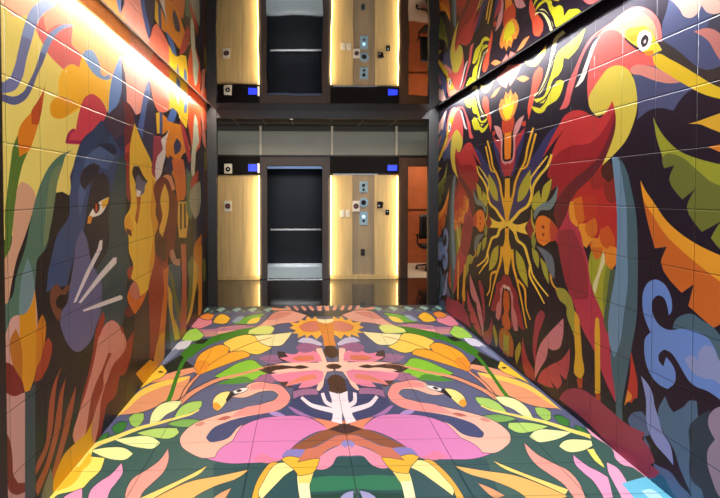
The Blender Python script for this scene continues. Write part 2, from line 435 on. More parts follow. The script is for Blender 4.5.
p(M3, '5a7a60', '515 10, 555 60, 562 250, 548 330, 528 300, 522 150')
p(M3, 'b44432', '545 90, 590 20, 582 110, 548 155')
p(M3, 'a0a694', '560 120, 600 90, 595 280, 575 325, 560 300')
p(M3, '2e3248', '592 0, 622 0, 628 300, 605 440, 575 475, 565 330, 592 290')
p(M3, '5a3428', '622 40, 652 20, 650 420, 625 430, 630 250', False)
p(M3, 'c87c28', '575 455, 612 410, 606 498, 600 700, 580 640')
p(M4, 'cf8c2c', '572 -20, 612 -20, 612 160, 612 350, 605 400, 588 400, 590 250, 580 100', False)
p(M4, '70702c', '615 60, 632 60, 634 180, 620 200', False)
p(M4, '445868', '412 90, 485 80, 488 440, 480 600, 425 600, 405 300', False)
p(M4, '6c7034', '412 120, 430 140, 455 260, 482 400, 480 450, 445 320')
p(M4, 'd0ac3c', '408 215, 425 250, 440 400, 470 480, 480 540, 450 550, 430 440, 412 330')
p(M4, '6c7034', '545 50, 565 30, 562 200, 535 350, 515 400, 535 220')
p(M4, 'd0ac3c', '562 60, 577 80, 568 280, 535 430, 505 480, 545 330')
p(M4, 'b45a44', '485 -30, 515 -30, 520 250, 516 498, 500 640, 482 640, 482 400, 492 250')
p(M4, 'b08474', '420 10, 440 0, 460 60, 482 60, 480 100, 450 95, 425 60')
# ---------------------------------------------------------------- right wall print (mirror-symmetric about the mandala)
R1, R2, R3, R4, R5, R6 = [(600, 83*i) for i in range(6)]
Q1, Q2, Q3, Q4, Q5, Q6 = [(500, 83*i) for i in range(6)]
def mirror_wall(W):
    W = W.copy(); W[:, 0] = 2*YMID - W[:, 0]; return W[::-1]
RW = Print(on_right, mirror_wall); RW.base = lin('271f2c')
p = RW.poly; st = RW.stroke
p(R1, '4e5476', '200 440, 215 560, 230 650, 222 720, 300 660, 380 648, 440 665, 480 600, 530 550, 600 520, 760 440, 760 -100, 430 -100, 400 60, 372 150, 370 250')
p(R1, '43404e', '640 170, 700 60, 760 40, 760 240, 690 180')
p(R1, '3c3432', '350 310, 368 240, 450 290, 640 420, 760 380, 760 560, 600 470, 420 370, 340 340')
p(R1, 'd8ac9c', '380 -90, 410 -15, 440 12, 480 60, 500 95, 540 108, 580 85, 610 30, 640 72, 680 85, 760 60, 760 -120')
p(R1, 'c27a70', '562 190, 640 168, 690 180, 760 260, 760 420, 700 330, 640 235')
# background navy wedges of the mandala
p(Q2, '3e3c6c', '225 400, 290 300, 345 250, 330 320, 270 420, 230 540, 185 640, 150 740, 90 800, 60 880, 50 830, 75 700, 100 600, 130 540')
p(Q2, '3e3c6c', '110 330, 150 300, 130 400, 105 470, 80 560, 60 560, 100 440')
# crest ribbon left of the bird
p(Q1, 'e06460', '720 105, 620 165, 540 230, 480 340, 440 430, 410 498, 385 600, 356 660, 400 645, 430 560, 448 498, 475 400, 520 290, 600 190, 720 145')
p(Q1, 'ece0d8', '620 195, 560 260, 520 360, 465 498, 450 525, 470 515, 545 350, 600 225')
p(R1, 'ee9c78', '-30 230, 0 200, 60 145, 120 90, 220 38, 290 55, 340 100, 365 160, 372 250, 350 248, 300 200, 260 160, 160 200, 150 230, 110 190, 60 178')
p(R1, 'e8706a', '150 65, 220 38, 290 55, 340 100, 365 160, 372 250, 345 245, 340 180, 310 120, 270 85, 220 72')
p(R1, 'e26058', '10 205, 60 178, 110 190, 160 250, 240 310, 318 335, 332 400, 260 390, 200 395, 180 415, 220 560, 60 700, -60 640, -75 560, -75 480, -60 380, -30 280')
p(R1, 'dc8c7c', '180 415, 200 395, 300 398, 400 440, 480 494, 420 500, 320 480, 240 450, 190 440')
p(R1, 'e4c02c', '315 340, 345 322, 420 355, 600 460, 660 498, 760 560, 760 600, 640 572, 500 502, 400 440, 330 392')
p(R1, 'ecd03c', '150 215, 160 180, 230 160, 262 155, 300 180, 330 230, 372 300, 340 315, 310 332, 270 320, 230 285, 180 250')
p(R1, 'dc9c28', '165 215, 225 200, 222 240, 200 250, 180 240')
p(R1, 'f0eee4', '225 230, 240 195, 270 180, 305 200, 310 240, 290 290, 250 310, 225 270')
p(R1, '2c2226', '247 235, 272 205, 290 222, 284 262, 262 290, 246 265')
p(R1, 'cfc0c0', '262 245, 275 235, 275 255, 263 262')
p(R1, 'dc8c28', '258 312, 318 300, 326 325, 290 335')
# red body
p(Q2, 'c83c3c', '672 108, 640 175, 600 212, 550 195, 490 165, 440 165, 395 190, 350 260, 300 350, 255 450, 330 345, 400 262, 340 350, 310 430, 298 500, 285 560, 312 590, 302 650, 345 615, 342 700, 322 800, 330 870, 345 890, 380 820, 410 740, 450 670, 540 580, 600 505, 650 440, 692 300, 694 170')
p(Q2, 'a02a30', '298 500, 340 430, 420 380, 540 360, 640 250, 690 150, 692 300, 650 440, 600 505, 450 670, 345 890, 322 800, 342 700, 345 615, 302 650, 312 590, 285 560')
p(Q2, '6a2830', '692 180, 685 320, 645 440, 600 505, 540 580, 450 670, 410 740, 380 820, 345 890, 325 800, 345 700, 400 620, 500 530, 570 470, 630 370, 672 260')
p(R1, 'dcca50', '0 470, 50 410, 110 392, 160 410, 200 470, 220 560, 222 650, 200 740, 150 850, 90 920, 10 997, 60 880, 90 780, 95 700, 75 605, 60 630, 30 680, -20 697, -60 650, -68 590, -40 530')
# breast leaves and ornament
p(Q3, 'b6b63c', '312 75, 300 150, 265 230, 215 275, 195 255, 190 205, 235 145, 248 205, 262 120')
p(Q3, '748c8c', '346 112, 338 200, 300 262, 240 268, 212 330, 200 290, 250 228, 300 205')
p(Q3, '241a1c', '205 340, 220 300, 260 285, 320 290, 345 380, 350 498, 320 470, 250 500, 205 440')
p(Q3, 'c04c34', '295 310, 345 375, 360 440, 300 455')
p(Q3, 'e88430', '215 335, 235 302, 265 298, 305 325, 298 385, 305 450, 262 480, 228 455, 215 400')
p(Q3, '8c2c24', '248 358, 262 355, 268 370, 256 378')
p(Q3, '8c2c24', '250 405, 264 402, 268 416, 256 422')
p(Q3, '8a2c34', '163 345, 188 300, 202 365, 212 388, 192 445, 165 410')
st(Q3, 'd0b43c', '210 385 200 420 205 470', 10)
st(Q3, 'b6b63c', '210 380 192 330 190 260', 14, 6)
# wing
p(Q3, 'b83230', '450 170, 560 60, 612 -10, 690 40, 700 200, 704 600, 640 600, 560 520, 500 400, 410 250')
p(Q3, '9c302c', '535 90, 610 10, 640 80, 620 130, 570 140, 545 120')
p(Q3, '8a2e2a', '625 110, 680 60, 700 200, 680 228, 650 215, 630 180')
p(Q3, '4c2824', '608 10, 650 -30, 685 0, 690 60, 652 98, 618 70')
p(Q3, 'e89c34', '412 258, 420 215, 450 210, 462 300, 470 360, 450 375, 425 345')
p(Q3, 'd4702a', '440 200, 490 180, 502 260, 510 320, 490 345, 462 330, 448 270')
p(Q3, 'c03c2c', '498 180, 570 180, 575 300, 545 325, 510 320, 500 260')
p(Q3, 'e89c34', '472 345, 515 345, 530 420, 560 430, 600 440, 612 510, 585 520, 545 450, 520 492, 490 470')
p(Q3, 'd4702a', '515 345, 540 325, 572 310, 582 400, 552 435, 525 415')
p(Q3, 'e08a30', '600 400, 640 360, 662 400, 690 480, 695 580, 672 622, 640 600, 632 520, 598 560, 560 540, 545 450, 590 430')
p(Q3, 'cc5a2a', '600 380, 650 355, 690 440, 690 490, 660 500, 610 470')
# tail
p(Q3, 'b83c50', '345 392, 380 330, 410 250, 425 330, 475 382, 500 480, 525 560, 545 690, 580 800, 625 900, 650 1000, 665 1150, 700 1400, 700 1430, 650 1330, 605 1220, 560 1100, 500 990, 440 820, 400 720, 370 600, 350 480, 322 425')
p(Q3, '963440', '345 392, 350 480, 370 600, 400 720, 440 800, 530 800, 520 600, 480 470, 440 380, 400 380')
p(Q4, 'a4a834', '545 15, 530 90, 540 180, 560 260, 590 330, 628 430, 638 300, 655 200, 662 120, 640 60, 600 20')
p(Q4, '7e8a34', '640 80, 662 120, 655 200, 638 300, 620 380, 618 250')
p(Q4, 'd8d49c', '618 10, 590 130, 558 240, 572 275, 602 150, 632 60')
p(Q4, '4e6048', '662 120, 692 120, 672 300, 655 520, 632 480, 642 280')
p(Q4, 'e08a30', '632 20, 660 -20, 697 -10, 697 80, 672 125, 645 105')
p(Q4, 'd4702a', '552 -10, 610 -10, 618 10, 600 50, 582 68, 560 40')
# blue tail feathers
p(R3, '4c6872', '95 -60, 130 -30, 160 30, 190 150, 215 280, 226 498, 226 700, 215 950, 195 1060, 175 1180, 150 1320, 132 1430, 140 1560, 92 1560, 95 1420, 75 1260, 62 1140, 110 900')
p(R3, '6f92ac', '70 -60, 105 -45, 125 20, 140 120, 155 220, 163 498, 165 720, 142 900, 115 1080, 85 1152, 60 1080, 48 960, 60 830, 90 650, 100 498, 98 220, 85 80')
p(R5, 'bc3c30', '185 115, 205 200, 227 330, 222 400, 205 398, 190 425, 165 420, 148 442, 165 350, 180 250')
p(R5, 'dc8c38', '165 350, 190 380, 185 410, 165 418, 146 442')
# leaves on the right
p(R3, 'cc6a2c', '243 86, 275 150, 320 215, 400 330, 490 410, 600 480, 780 560, 780 920, 680 972, 530 840, 562 710, 490 760, 365 575, 402 484, 330 494, 290 350, 262 220')
p(R3, 'eca030', '243 86, 275 150, 320 215, 400 330, 490 410, 600 480, 780 560, 780 740, 600 600, 480 498, 400 420, 320 300, 265 210')
p(R2, '9ca034', '318 203, 350 270, 400 340, 480 410, 560 445, 780 500, 780 800, 612 893, 520 745, 577 630, 495 698, 415 580, 447 494, 385 512, 375 450, 340 330')
p(R2, '6e7434', '375 450, 390 430, 480 440, 580 520, 680 600, 780 630, 780 800, 612 893, 520 745, 577 630, 495 698, 415 580, 447 494, 385 512')
p(R2, '7e8430', '665 930, 730 830, 780 800, 780 1060, 700 975')
p(R2, 'dcac34', '530 245, 600 225, 660 203, 780 160, 780 320, 660 272, 600 248')
p(R2, 'd0802c', '648 385, 700 372, 780 350, 780 450, 700 405')
# blue scroll
p(R4, '4c6a78', '436 475, 450 430, 490 398, 560 392, 600 420, 680 470, 760 600, 760 800, 690 640, 640 540, 590 510, 500 488')
p(R4, '6c8fd0', '412 397, 400 330, 380 290, 350 278, 320 300, 310 350, 325 410, 360 460, 410 485, 500 478, 590 500, 640 528, 690 600, 720 680, 760 740, 760 940, 700 888, 640 850, 580 828, 540 798, 500 738, 460 668, 420 618, 385 603, 355 628, 352 668, 380 704, 397 648, 430 688, 452 738, 445 808, 405 840, 360 818, 300 748, 275 678, 265 598, 275 528, 303 500, 270 420, 255 340, 265 240, 290 200, 330 183, 380 205, 420 270, 432 330, 424 385')
p(R5, '8f9ac4', '507 162, 530 143, 570 150, 592 200, 592 120, 630 80, 672 90, 705 150, 760 250, 760 380, 690 290, 640 282, 590 265, 540 222')
p(R6, '56688c', '168 30, 200 -15, 250 -22, 282 20, 300 120, 262 130, 292 260, 340 300, 420 340, 480 420, 560 498, 640 640, 200 800, 260 400, 330 360, 260 120, 185 70')
p(R5, '54708c', '350 462, 392 386, 412 440, 440 482, 500 450, 540 410, 580 415, 592 600, 575 800, 640 1000, 560 1000, 480 820, 440 700, 380 600')
p(R5, '8c98cc', '245 262, 285 310, 312 360, 330 450, 350 510, 375 600, 425 690, 440 800, 400 750, 330 670, 282 560, 275 400')
p(R6, '33424e', '540 60, 590 10, 660 -30, 680 80, 700 150, 680 230, 690 320, 720 470, 760 640, 600 640, 610 450, 555 400, 540 200')
p(R5, '9a8a9c', '780 440, 690 460, 655 500, 650 560, 690 645, 650 700, 645 790, 670 880, 705 970, 780 1060')
p(R6, '2f5a78', '300 400, 340 350, 380 370, 420 440, 470 520, 400 560')
# bottom: maroon body, legs, leaves
p(Q5, '9a3c54', '355 402, 380 362, 430 338, 490 345, 560 385, 640 450, 770 558, 870 606, 850 640, 892 690, 928 780, 900 795, 958 840, 930 872, 850 860, 700 720, 500 520')
p(Q4, 'a0a040', '330 234, 380 236, 420 280, 445 360, 462 430, 470 540, 450 540, 430 480, 400 400, 395 340, 360 310')
st(Q4, 'd8a43c', '305 145 308 190 325 225 345 240', 14, 8)
p(Q4, 'dcac34', '448 370, 468 400, 482 498, 492 640, 498 760, 482 780, 462 770, 452 620, 446 498')
p(Q5, 'b04c2c', '460 278, 480 282, 497 272, 492 340, 468 335')
p(Q4, 'dcac34', '572 420, 582 408, 594 420, 600 498, 602 860, 588 876, 570 865, 568 498', False)
p(Q5, 'b04c2c', '572 368, 602 368, 602 415, 576 405')
p(Q5, 'c8808c', '208 285, 215 160, 250 60, 300 0, 380 -82, 375 40, 352 100, 322 110, 287 95, 280 150, 240 220')
p(Q5, 'b44a54', '418 98, 412 230, 395 287, 355 248, 370 310, 345 342, 300 290, 322 335, 290 330, 222 298, 240 250, 300 200, 370 165')
p(Q4, 'a03a50', '245 365, 268 388, 260 430, 232 510, 218 600, 212 700, 198 620, 205 480, 220 400')
p(Q5, 'a03c44', '135 25, 165 160, 202 230, 212 295, 165 270, 138 210')
# mandala: gold branches
G1, G2 = 'f6da50', 'eebc34'
p(Q3, G1, '30 352, 60 338, 100 352, 168 333, 150 375, 168 412, 100 392, 60 372')
p(Q3, G2, '30 75, 56 75, 60 190, 80 205, 62 270, 50 340, 34 350, 30 200', False)
st(Q3, G1, '50 350 92 305 120 272 165 240 188 185 200 120 240 55 285 0 310 -70', 20, 14)
st(Q3, G1, '192 170 180 90 215 30 262 -30 285 -60', 12, 8)
st(Q3, G2, '70 205 82 160 92 100 115 40 150 -30 165 -110 200 -230', 14, 12)
st(Q3, G2, '112 40 128 20 160 0 180 -60 215 -195', 10, 12)
p(Q3, 'b6b63c', '103 217, 110 150, 140 80, 182 22, 182 100, 150 185, 122 212')
p(Q3, G2, '30 365, 45 380, 58 470, 72 520, 57 600, 50 650, 30 650', False)
st(Q3, G1, '55 358 88 395 105 445 145 480 165 540 182 600 195 650 225 700 290 782', 20, 8)
st(Q4, G1, '182 90 178 160 220 240 266 328', 14, 7)
st(Q3, G2, '72 500 80 600 100 680 125 790 160 975', 16, 7)
st(Q4, G2, '105 185 148 240 156 350 182 425', 14, 6)
p(Q4, 'b8b83c', '95 5, 132 50, 160 150, 168 232, 125 170, 100 100')
p(Q4, 'a8ac40', '190 -10, 225 20, 230 118, 205 75')
p(Q4, '6c7c88', '215 -20, 270 5, 310 40, 326 100, 326 182, 290 125, 262 50')
p(Q4, 'a8ac40', '240 50, 275 90, 292 212, 262 150')
p(Q3, '8c9a44', '192 400, 215 440, 205 500, 190 470')
# crown flower
QC = (498.0, 83)
p(QC, 'ee9440', '45 50, 66 75, 78 45, 90 75, 104 55, 118 78, 110 150, 90 200, 60 228, 45 228')
p(QC, 'e8e030', '45 85, 70 120, 96 100, 90 160, 60 215, 45 220')
p(QC, 'cc4c30', '45 228, 62 226, 96 198, 98 240, 85 295, 45 302')
p(QC, '241c20', '42 300, 92 300, 96 400, 84 465, 60 490, 42 490', False)
p(QC, 'f09030', '40 300, 80 300, 78 420, 62 458, 40 458', False)
p(QC, 'b43c44', '167 262, 142 330, 112 400, 102 470, 75 545, 35 565, 35 480, 85 472, 102 400, 108 320, 140 290')
p(QC, 'dc9c98', '157 193, 127 280, 107 320, 102 400, 87 472, 68 488, 52 472, 80 462, 92 400, 92 300, 108 240, 130 212')
p(QC, 'c84838', '138 240, 165 225, 168 255, 150 262')
# bracket ornament
p(Q1, 'e0583c', '235 400, 256 412, 256 450, 225 540, 192 640, 172 720, 165 660, 188 540, 205 440')
st(Q1, 'e8e49c', '385 190 335 235 320 300 300 400 270 490 240 550 205 575', 24, 14)
p(Q1, 'dcd830', '512 172, 465 290, 410 352, 380 345, 372 410, 345 455, 322 472, 300 540, 262 618, 215 612, 203 594, 258 580, 288 500, 315 420, 350 310, 400 270')
p(Q2, 'dcd830', '385 -10, 342 100, 310 122, 282 140, 262 172, 232 182, 195 155, 188 138, 240 152, 270 120, 300 50, 350 -25')
st(Q1, '271f2c', '395 462 345 480 312 500 303 540 266 594 205 628', 9, 8)
st(Q1, '271f2c', '345 300 317 350 298 428 258 522 205 590', 7, 8)
p(Q1, 'e8c848', '277 268, 232 328, 190 365, 148 368, 165 390, 212 397, 252 350, 275 305')
p(Q1, 'cc7c70', '130 378, 108 440, 60 520, 40 440, 40 395')
p(Q1, 'e88850', '98 472, 140 453, 177 470, 140 492')
# lower flower
p(Q4, '94303c', '25 158, 55 168, 75 220, 102 260, 110 320, 130 400, 147 492, 120 472, 95 400, 78 460, 25 500')
p(Q4, '2a1c20', '25 235, 50 225, 68 270, 68 380, 66 498, 25 498')
p(Q4, 'd8c0b4', '25 225, 50 222, 66 250, 62 262, 48 238, 25 238')
p(Q4, 'c8662c', '25 260, 50 252, 58 350, 50 390, 62 440, 60 484, 25 484')
p(Q4, 'c88084', '56 238, 76 270, 80 350, 100 400, 106 492, 86 492, 70 420, 66 300')
p(Q5, 'b46c2c', '20 -20, 45 -10, 70 30, 82 110, 76 152, 20 130')
p(Q5, 'a8ac40', '20 -5, 38 30, 50 120, 35 110, 20 120')
p(Q5, 'a89c34', '120 58, 126 100, 100 192, 90 150, 95 100')
# ---------------------------------------------------------------- floor print (mirror-symmetric about its centre line)
FA, FB, FC, FD, FE, FG, FH, FI = (200, 300), (290, 300), (130, 300), (60, 366), (160, 366), (260, 366), (120, 415), (230, 415)
FK, FN = (100, 332), (0, 415)
def mirror_floor(W):
    W = W.copy(); W[:, 0] = 2*XMID - W[:, 0]; return W[::-1]
FL = Print(on_floor, mirror_floor); FL.base = lin('5c5f7c')
p = FL.poly; st = FL.stroke
INK = '24262e'
def q(*a, **k): FL.poly(*a, outline=INK, ow=0.55, **k)
# far border band
p(FB, '3c4046', '-800 20, 250 20, 250 100, 60 100, -100 70, -300 60, -800 110', False)
for x in range(-30, 240, 46):
    p(FB, 'e8a088', f'{x} 32, {x+20} 38, {x+38} 58, {x+30} 66, {x+10} 52')
    p(FB, '5a6478', f'{x+26} 34, {x+38} 38, {x+50} 54, {x+42} 58')
for x in range(-540, -40, 95):
    p(FB, '8cb0a4', f'{x} 60, {x+22} 50, {x+46} 46, {x+60} 56, {x+40} 64, {x+30} 74, {x+18} 66')
    p(FB, '5c7c68', f'{x+52} 72, {x+72} 58, {x+84} 66, {x+70} 78')
p(FB, 'e89878', '-110 45, -60 50, 20 62, 60 80, 30 84, -40 66, -110 60')
# dark green field
p(FH, '3d5c54', '-900 400, -330 300, -180 120, 0 112, 160 76, 380 62, 400 40, 420 200, 480 260, 700 290, 1000 260, 1420 250, 1420 900, -900 900', False)
p(FI, '264a4c', '-100 290, 250 285, 640 250, 740 250, 740 700, -100 700', False)
p(FI, '2c7050', '480 380, 600 365, 760 370, 760 440, 640 455, 480 460')
p(FI, '1c4034', '480 480, 640 470, 760 470, 760 560, 480 560', False)
p(FI, '9894b8', '660 500, 690 470, 740 455, 740 560, 660 560')
# streaks at the far end
q(FA, 'e8a894', '105 168, 250 150, 345 158, 400 118, 440 80, 560 68, 640 92, 600 122, 480 142, 400 162, 330 182, 210 197, 110 212')
p(FA, 'd88878', '400 120, 440 84, 560 76, 520 96, 440 118')
p(FA, 'b87890', '-80 175, 100 172, 240 152, 340 160, 200 182, 60 190, -60 200')
p(FA, 'c88c88', '-80 205, 0 190, 110 190, 105 215, 20 220')
q(FA, '68a83c', '195 140, 260 105, 390 82, 350 112, 290 140')
p(FA, 'f0cc4c', '280 142, 305 115, 365 104, 350 130')
p(FA, '90a0b4', '190 132, 230 100, 265 98, 225 135')
q(FC, 'e88c9c', '368 162, 400 110, 450 108, 492 120, 492 142, 402 172')
q(FC, 'ec9040', '418 102, 460 80, 505 90, 492 112, 440 114')
q(FC, 'f4bc34', '498 134, 520 100, 550 84, 604 110, 580 138')
q(FC, 'a8d858', '318 225, 350 185, 398 168, 444 210, 430 228, 380 247, 310 238')
p(FC, 'dcd8e4', '262 285, 300 250, 372 245, 340 288, 290 300, 230 340')
p(FC, '8088a4', '190 392, 210 345, 270 290, 300 300, 270 330')
p(FC, '20281f', '196 398, 330 310, 430 235, 505 235, 420 290, 330 360, 385 400, 372 418, 220 432')
# green plume
p(FC, '3c7c20', '300 330, 380 262, 440 262, 480 228, 600 190, 720 165, 860 158, 865 175, 850 195, 780 205, 640 228, 520 252, 420 300, 345 350')
p(FA, 'd8e078', '295 182, 430 158, 446 170, 430 198, 360 206, 290 202')
st(FK, '3c7c20', '408 418 428 370 450 300 480 220 508 165 560 115 640 75', 26, 20)
# large feather
q(FA, 'f8e8a8', '553 193, 520 240, 490 270, 440 276, 330 252, 318 215, 450 205')
q(FA, 'f8d054', '140 256, 220 220, 325 218, 350 250, 432 286, 345 326, 290 320, 250 328, 180 305')
q(FA, 'f4a82c', '-30 400, -10 340, 60 290, 140 270, 178 290, 165 320, 290 318, 302 335, 200 370, 0 446')
p(FA, 'e8902c', '-36 405, -20 370, 20 362, 62 385, 45 420, 0 446, -30 435')
st(FA, 'b87030', '50 392 150 330 300 262 430 225', 6, 4)
# pods and sheaths
q(FK, 'e89c74', '296 308, 400 252, 560 212, 582 235, 450 276, 360 296')
q(FK, 'f4c83c', '240 340, 262 308, 370 196, 402 235, 380 262, 320 292')
p(FK, '4c3420', '345 240, 362 232, 385 240, 368 246')
q(FK, 'e4986c', '110 498, 180 430, 240 380, 360 335, 542 266, 490 390, 440 415, 400 412, 330 450, 250 480')
p(FK, 'f8cc58', '100 510, 170 420, 240 352, 330 308, 480 273, 544 262, 530 276, 400 320, 250 385, 170 455')
st(FK, '3c7c20', '408 418 428 370 450 300 476 230', 26, 22)
st(FE, 'e09470', '125 215 160 135 232 50', 20, 14, outline=INK)
st(FE, 'e09470', '120 222 180 170 250 128 350 82 500 45 640 8 760 -6', 28, 10, outline=INK)
q(FE, '84c030', '328 62, 400 20, 480 -22, 560 -34, 600 -5, 690 30, 640 48, 592 62, 582 90, 500 72, 400 78')
p(FE, '4c8c30', '340 108, 420 80, 530 68, 562 95, 450 108')
st(FE, 'e09470', '260 122 350 82 500 45 640 8 760 -6', 20, 10)
p(FA, '946488', '350 348, 420 330, 490 340, 502 365, 440 380, 390 372')
p(FE, '9c6484', '560 85, 640 45, 730 55, 665 105, 600 108')
# sprig
for c, t in (('e8f0a4', '538 347, 550 290, 590 240, 660 212, 730 212, 700 255, 640 290, 580 338'),
             ('a8cc64', '688 304, 720 252, 780 217, 852 211, 848 240, 790 277, 712 304'),
             ('9cc45c', '413 312, 440 290, 502 284, 502 320, 462 368, 430 357'),
             ('b4d46c', '462 402, 560 377, 700 373, 714 400, 680 427, 560 427, 480 408'),
             ('e8f0a4', '328 442, 400 430, 560 430, 602 460, 570 490, 480 490, 400 472'),
             ('3c7c34', '312 372, 368 334, 402 338, 382 386, 332 406'),
             ('7cac54', '640 348, 740 320, 850 326, 800 358, 700 362'),
             ('3c7c34', '215 470, 262 412, 292 398, 262 452')):
    q(FD, c, t)
q(FN, 'ecf0a0', '543 213, 640 196, 760 204, 797 232, 760 264, 680 267, 610 247')
q(FN, 'f8e46c', '558 200, 545 250, 627 258, 602 330, 540 390, 490 442, 420 460, 330 490, 310 560, 270 560, 290 498, 400 370, 540 215')
p(FN, 'f0bc34', '540 218, 550 272, 490 340, 480 362, 430 420, 330 460, 430 340')
q(FN, 'e89cbc', '728 288, 737 340, 702 400, 662 450, 632 560, 520 560, 545 450, 600 400, 665 358')
q(FN, 'e89cbc', '492 440, 492 498, 480 560, 360 560, 380 498, 430 465')
q(FH, 'ec9c8c', '288 203, 292 260, 262 340, 202 400, 132 470, 100 560, 30 560, 38 450, 70 390, 160 330, 240 270')
q(FH, 'f0d070', '118 500, 250 440, 400 370, 522 306, 490 342, 380 402, 230 482, 150 530')
q(FH, 'e8b060', '140 540, 260 472, 420 400, 600 365, 772 328, 722 368, 560 430, 430 505, 380 560')
q(FH, 'dc9868', '530 520, 600 470, 667 438, 642 482, 600 530')
st(FD, 'f4dc70', '100 600 190 490 330 430 470 375 600 340 700 312 780 290 835 262', 30, 8)
# flamingo
q(FE, 'd67cb0', '255 548, 330 480, 430 440, 470 380, 560 330, 720 302, 900 312, 1012 380, 940 395, 780 500, 730 557, 620 577, 520 582, 420 584, 340 572')
q(FE, 'f0b49c', '430 185, 500 150, 520 120, 600 95, 660 105, 720 115, 760 150, 780 180, 770 220, 720 260, 600 290, 560 322, 500 350, 460 400, 430 450, 380 480, 340 520, 330 545, 260 552, 180 520, 130 480, 120 440, 150 390, 200 350, 300 310, 480 260, 640 220, 695 198, 712 175, 692 155, 620 150, 500 190')
p(FE, 'ec9088', '600 97, 660 107, 720 117, 760 152, 779 182, 768 220, 720 258, 600 288, 500 300, 420 310, 480 262, 640 222, 697 199, 714 175, 694 153, 620 140, 540 145, 540 115')
p(FE, 'b85c50', '340 322, 395 300, 432 304, 395 322')
p(FE, 'd08878', '205 355, 260 335, 272 345, 235 362')
p(FE, '40466c', '276 428, 310 380, 400 335, 520 302, 640 282, 720 267, 790 222, 850 240, 960 260, 1015 300, 1020 345, 940 320, 870 303, 720 300, 560 328, 470 368, 410 432, 350 452, 290 450')
p(FG, 'a888c0', '50 278, 100 274, 155 300, 70 294')
p(FG, 'a06ca4', '168 244, 230 254, 320 280, 352 312, 290 306, 220 286')
q(FE, 'f0e4dc', '438 152, 480 135, 532 130, 512 150, 450 166')
p(FE, '1c1a1e', '456 150, 476 138, 494 146, 470 158')
q(FE, 'f4e084', '318 212, 330 188, 400 153, 432 158, 442 172, 400 212, 370 250, 345 270, 320 242')
p(FE, 'ec9c34', '318 222, 345 222, 368 245, 345 269, 320 252')
p(FE, '241c1e', '424 150, 446 166, 436 182, 402 216, 394 204')
p(FI, 'dc7894', '130 272, 195 232, 262 262, 312 266, 252 288')
# hips and legs
p(FI, 'dc8464', '495 18, 600 25, 720 40, 720 70, 590 88, 560 60')
p(FI, '8c5034', '358 207, 520 110, 590 84, 650 68, 720 60, 720 125, 640 120, 580 150, 500 192, 440 208')
p(FI, 'c87058', '438 212, 520 190, 590 150, 650 122, 720 125, 720 180, 640 185, 580 212, 530 262, 400 285, 380 262')
p(FI, '44282a', '588 86, 640 64, 690 52, 720 52, 720 105, 690 112, 640 100')
p(FI, 'e08ca0', '720 160, 640 190, 580 220, 530 265, 503 322, 560 327, 612 300, 642 250, 720 246')
p(FI, '8478b4', '308 252, 340 212, 360 206, 452 208, 422 250, 340 258')
p(FI, '8c84bc', '662 172, 690 148, 720 170, 692 198')
q(FI, 'e8a838', '256 284, 302 290, 272 350, 212 402, 192 470, 172 480, 170 560, 120 560, 150 430, 190 350')
q(FI, 'f4e490', '290 290, 350 290, 387 325, 330 360, 290 400, 222 470, 190 505, 172 480, 202 400')
q(FI, 'f4e8b0', '403 350, 502 340, 482 380, 500 560, 430 560, 405 400')
p(FI, 'f0d070', '403 350, 502 340, 480 410, 412 410')
q(FI, 'ecb034', '308 266, 340 250, 422 260, 402 285, 500 265, 537 261, 502 342, 410 362, 380 322, 340 292')
# white branching stem
p(FG, '363c64', '200 120, 490 60, 492 345, 430 332, 300 300, 180 240')
q(FG, '9c688c', '198 152, 280 135, 345 138, 350 172, 240 180, 200 198')
st(FG, 'f0dce0', '248 188 300 230 350 248 440 268', 18, 30)
st(FG, 'f0dce0', '374 162 395 215 440 240', 20, 24)
p(FG, 'f0dce0', '414 152, 430 200, 437 300, 428 332, 492 348, 492 150', False)
# blossom
p(FG, '3c2824', '-10 22, 200 -12, 440 -10, 440 20, 200 30, 60 50')
p(FA, '3c2c30', '463 308, 520 318, 545 345, 510 372, 475 352')
p(FG, '4c3028', '110 95, 160 85, 200 130, 160 130')
q(FB, 'fac4ae', '148 290, 190 287, 206 330, 222 372, 260 372, 260 425, 222 430, 206 470, 196 520, 175 545, 158 540, 175 480, 190 440, 80 422, -40 440, -112 432, -60 412, 60 402, -100 385, 0 376, 170 376, 172 340')
p(FB, 'e8849c', '-62 348, -10 340, -30 318, 40 322, 62 302, 130 300, 172 322, 192 368, 100 374, 0 372')
p(FB, 'dc7858', '10 350, 60 335, 140 335, 150 355, 120 362, 40 362')
p(FG, 'e8849c', '62 50, 180 25, 330 20, 380 35, 376 80, 340 112, 230 132, 252 100, 155 122, 172 92, 110 92')
p(FG, 'e08064', '150 118, 250 62, 330 50, 342 75, 260 92')
p(FG, 'fac4ae', '70 52, 180 24, 330 14, 330 24, 180 38')
p(FA, '44261e', '372 408, 440 394, 560 400, 600 391, 658 403, 600 414, 560 410, 440 420')
p(FB, '44261e', '213 398, 235 384, 265 384, 265 414, 232 411')
p(FB, '44261e', '203 305, 225 272, 265 268, 265 350, 215 336')
p(FG, '44261e', '402 82, 430 56, 470 52, 470 168, 415 152, 412 112')
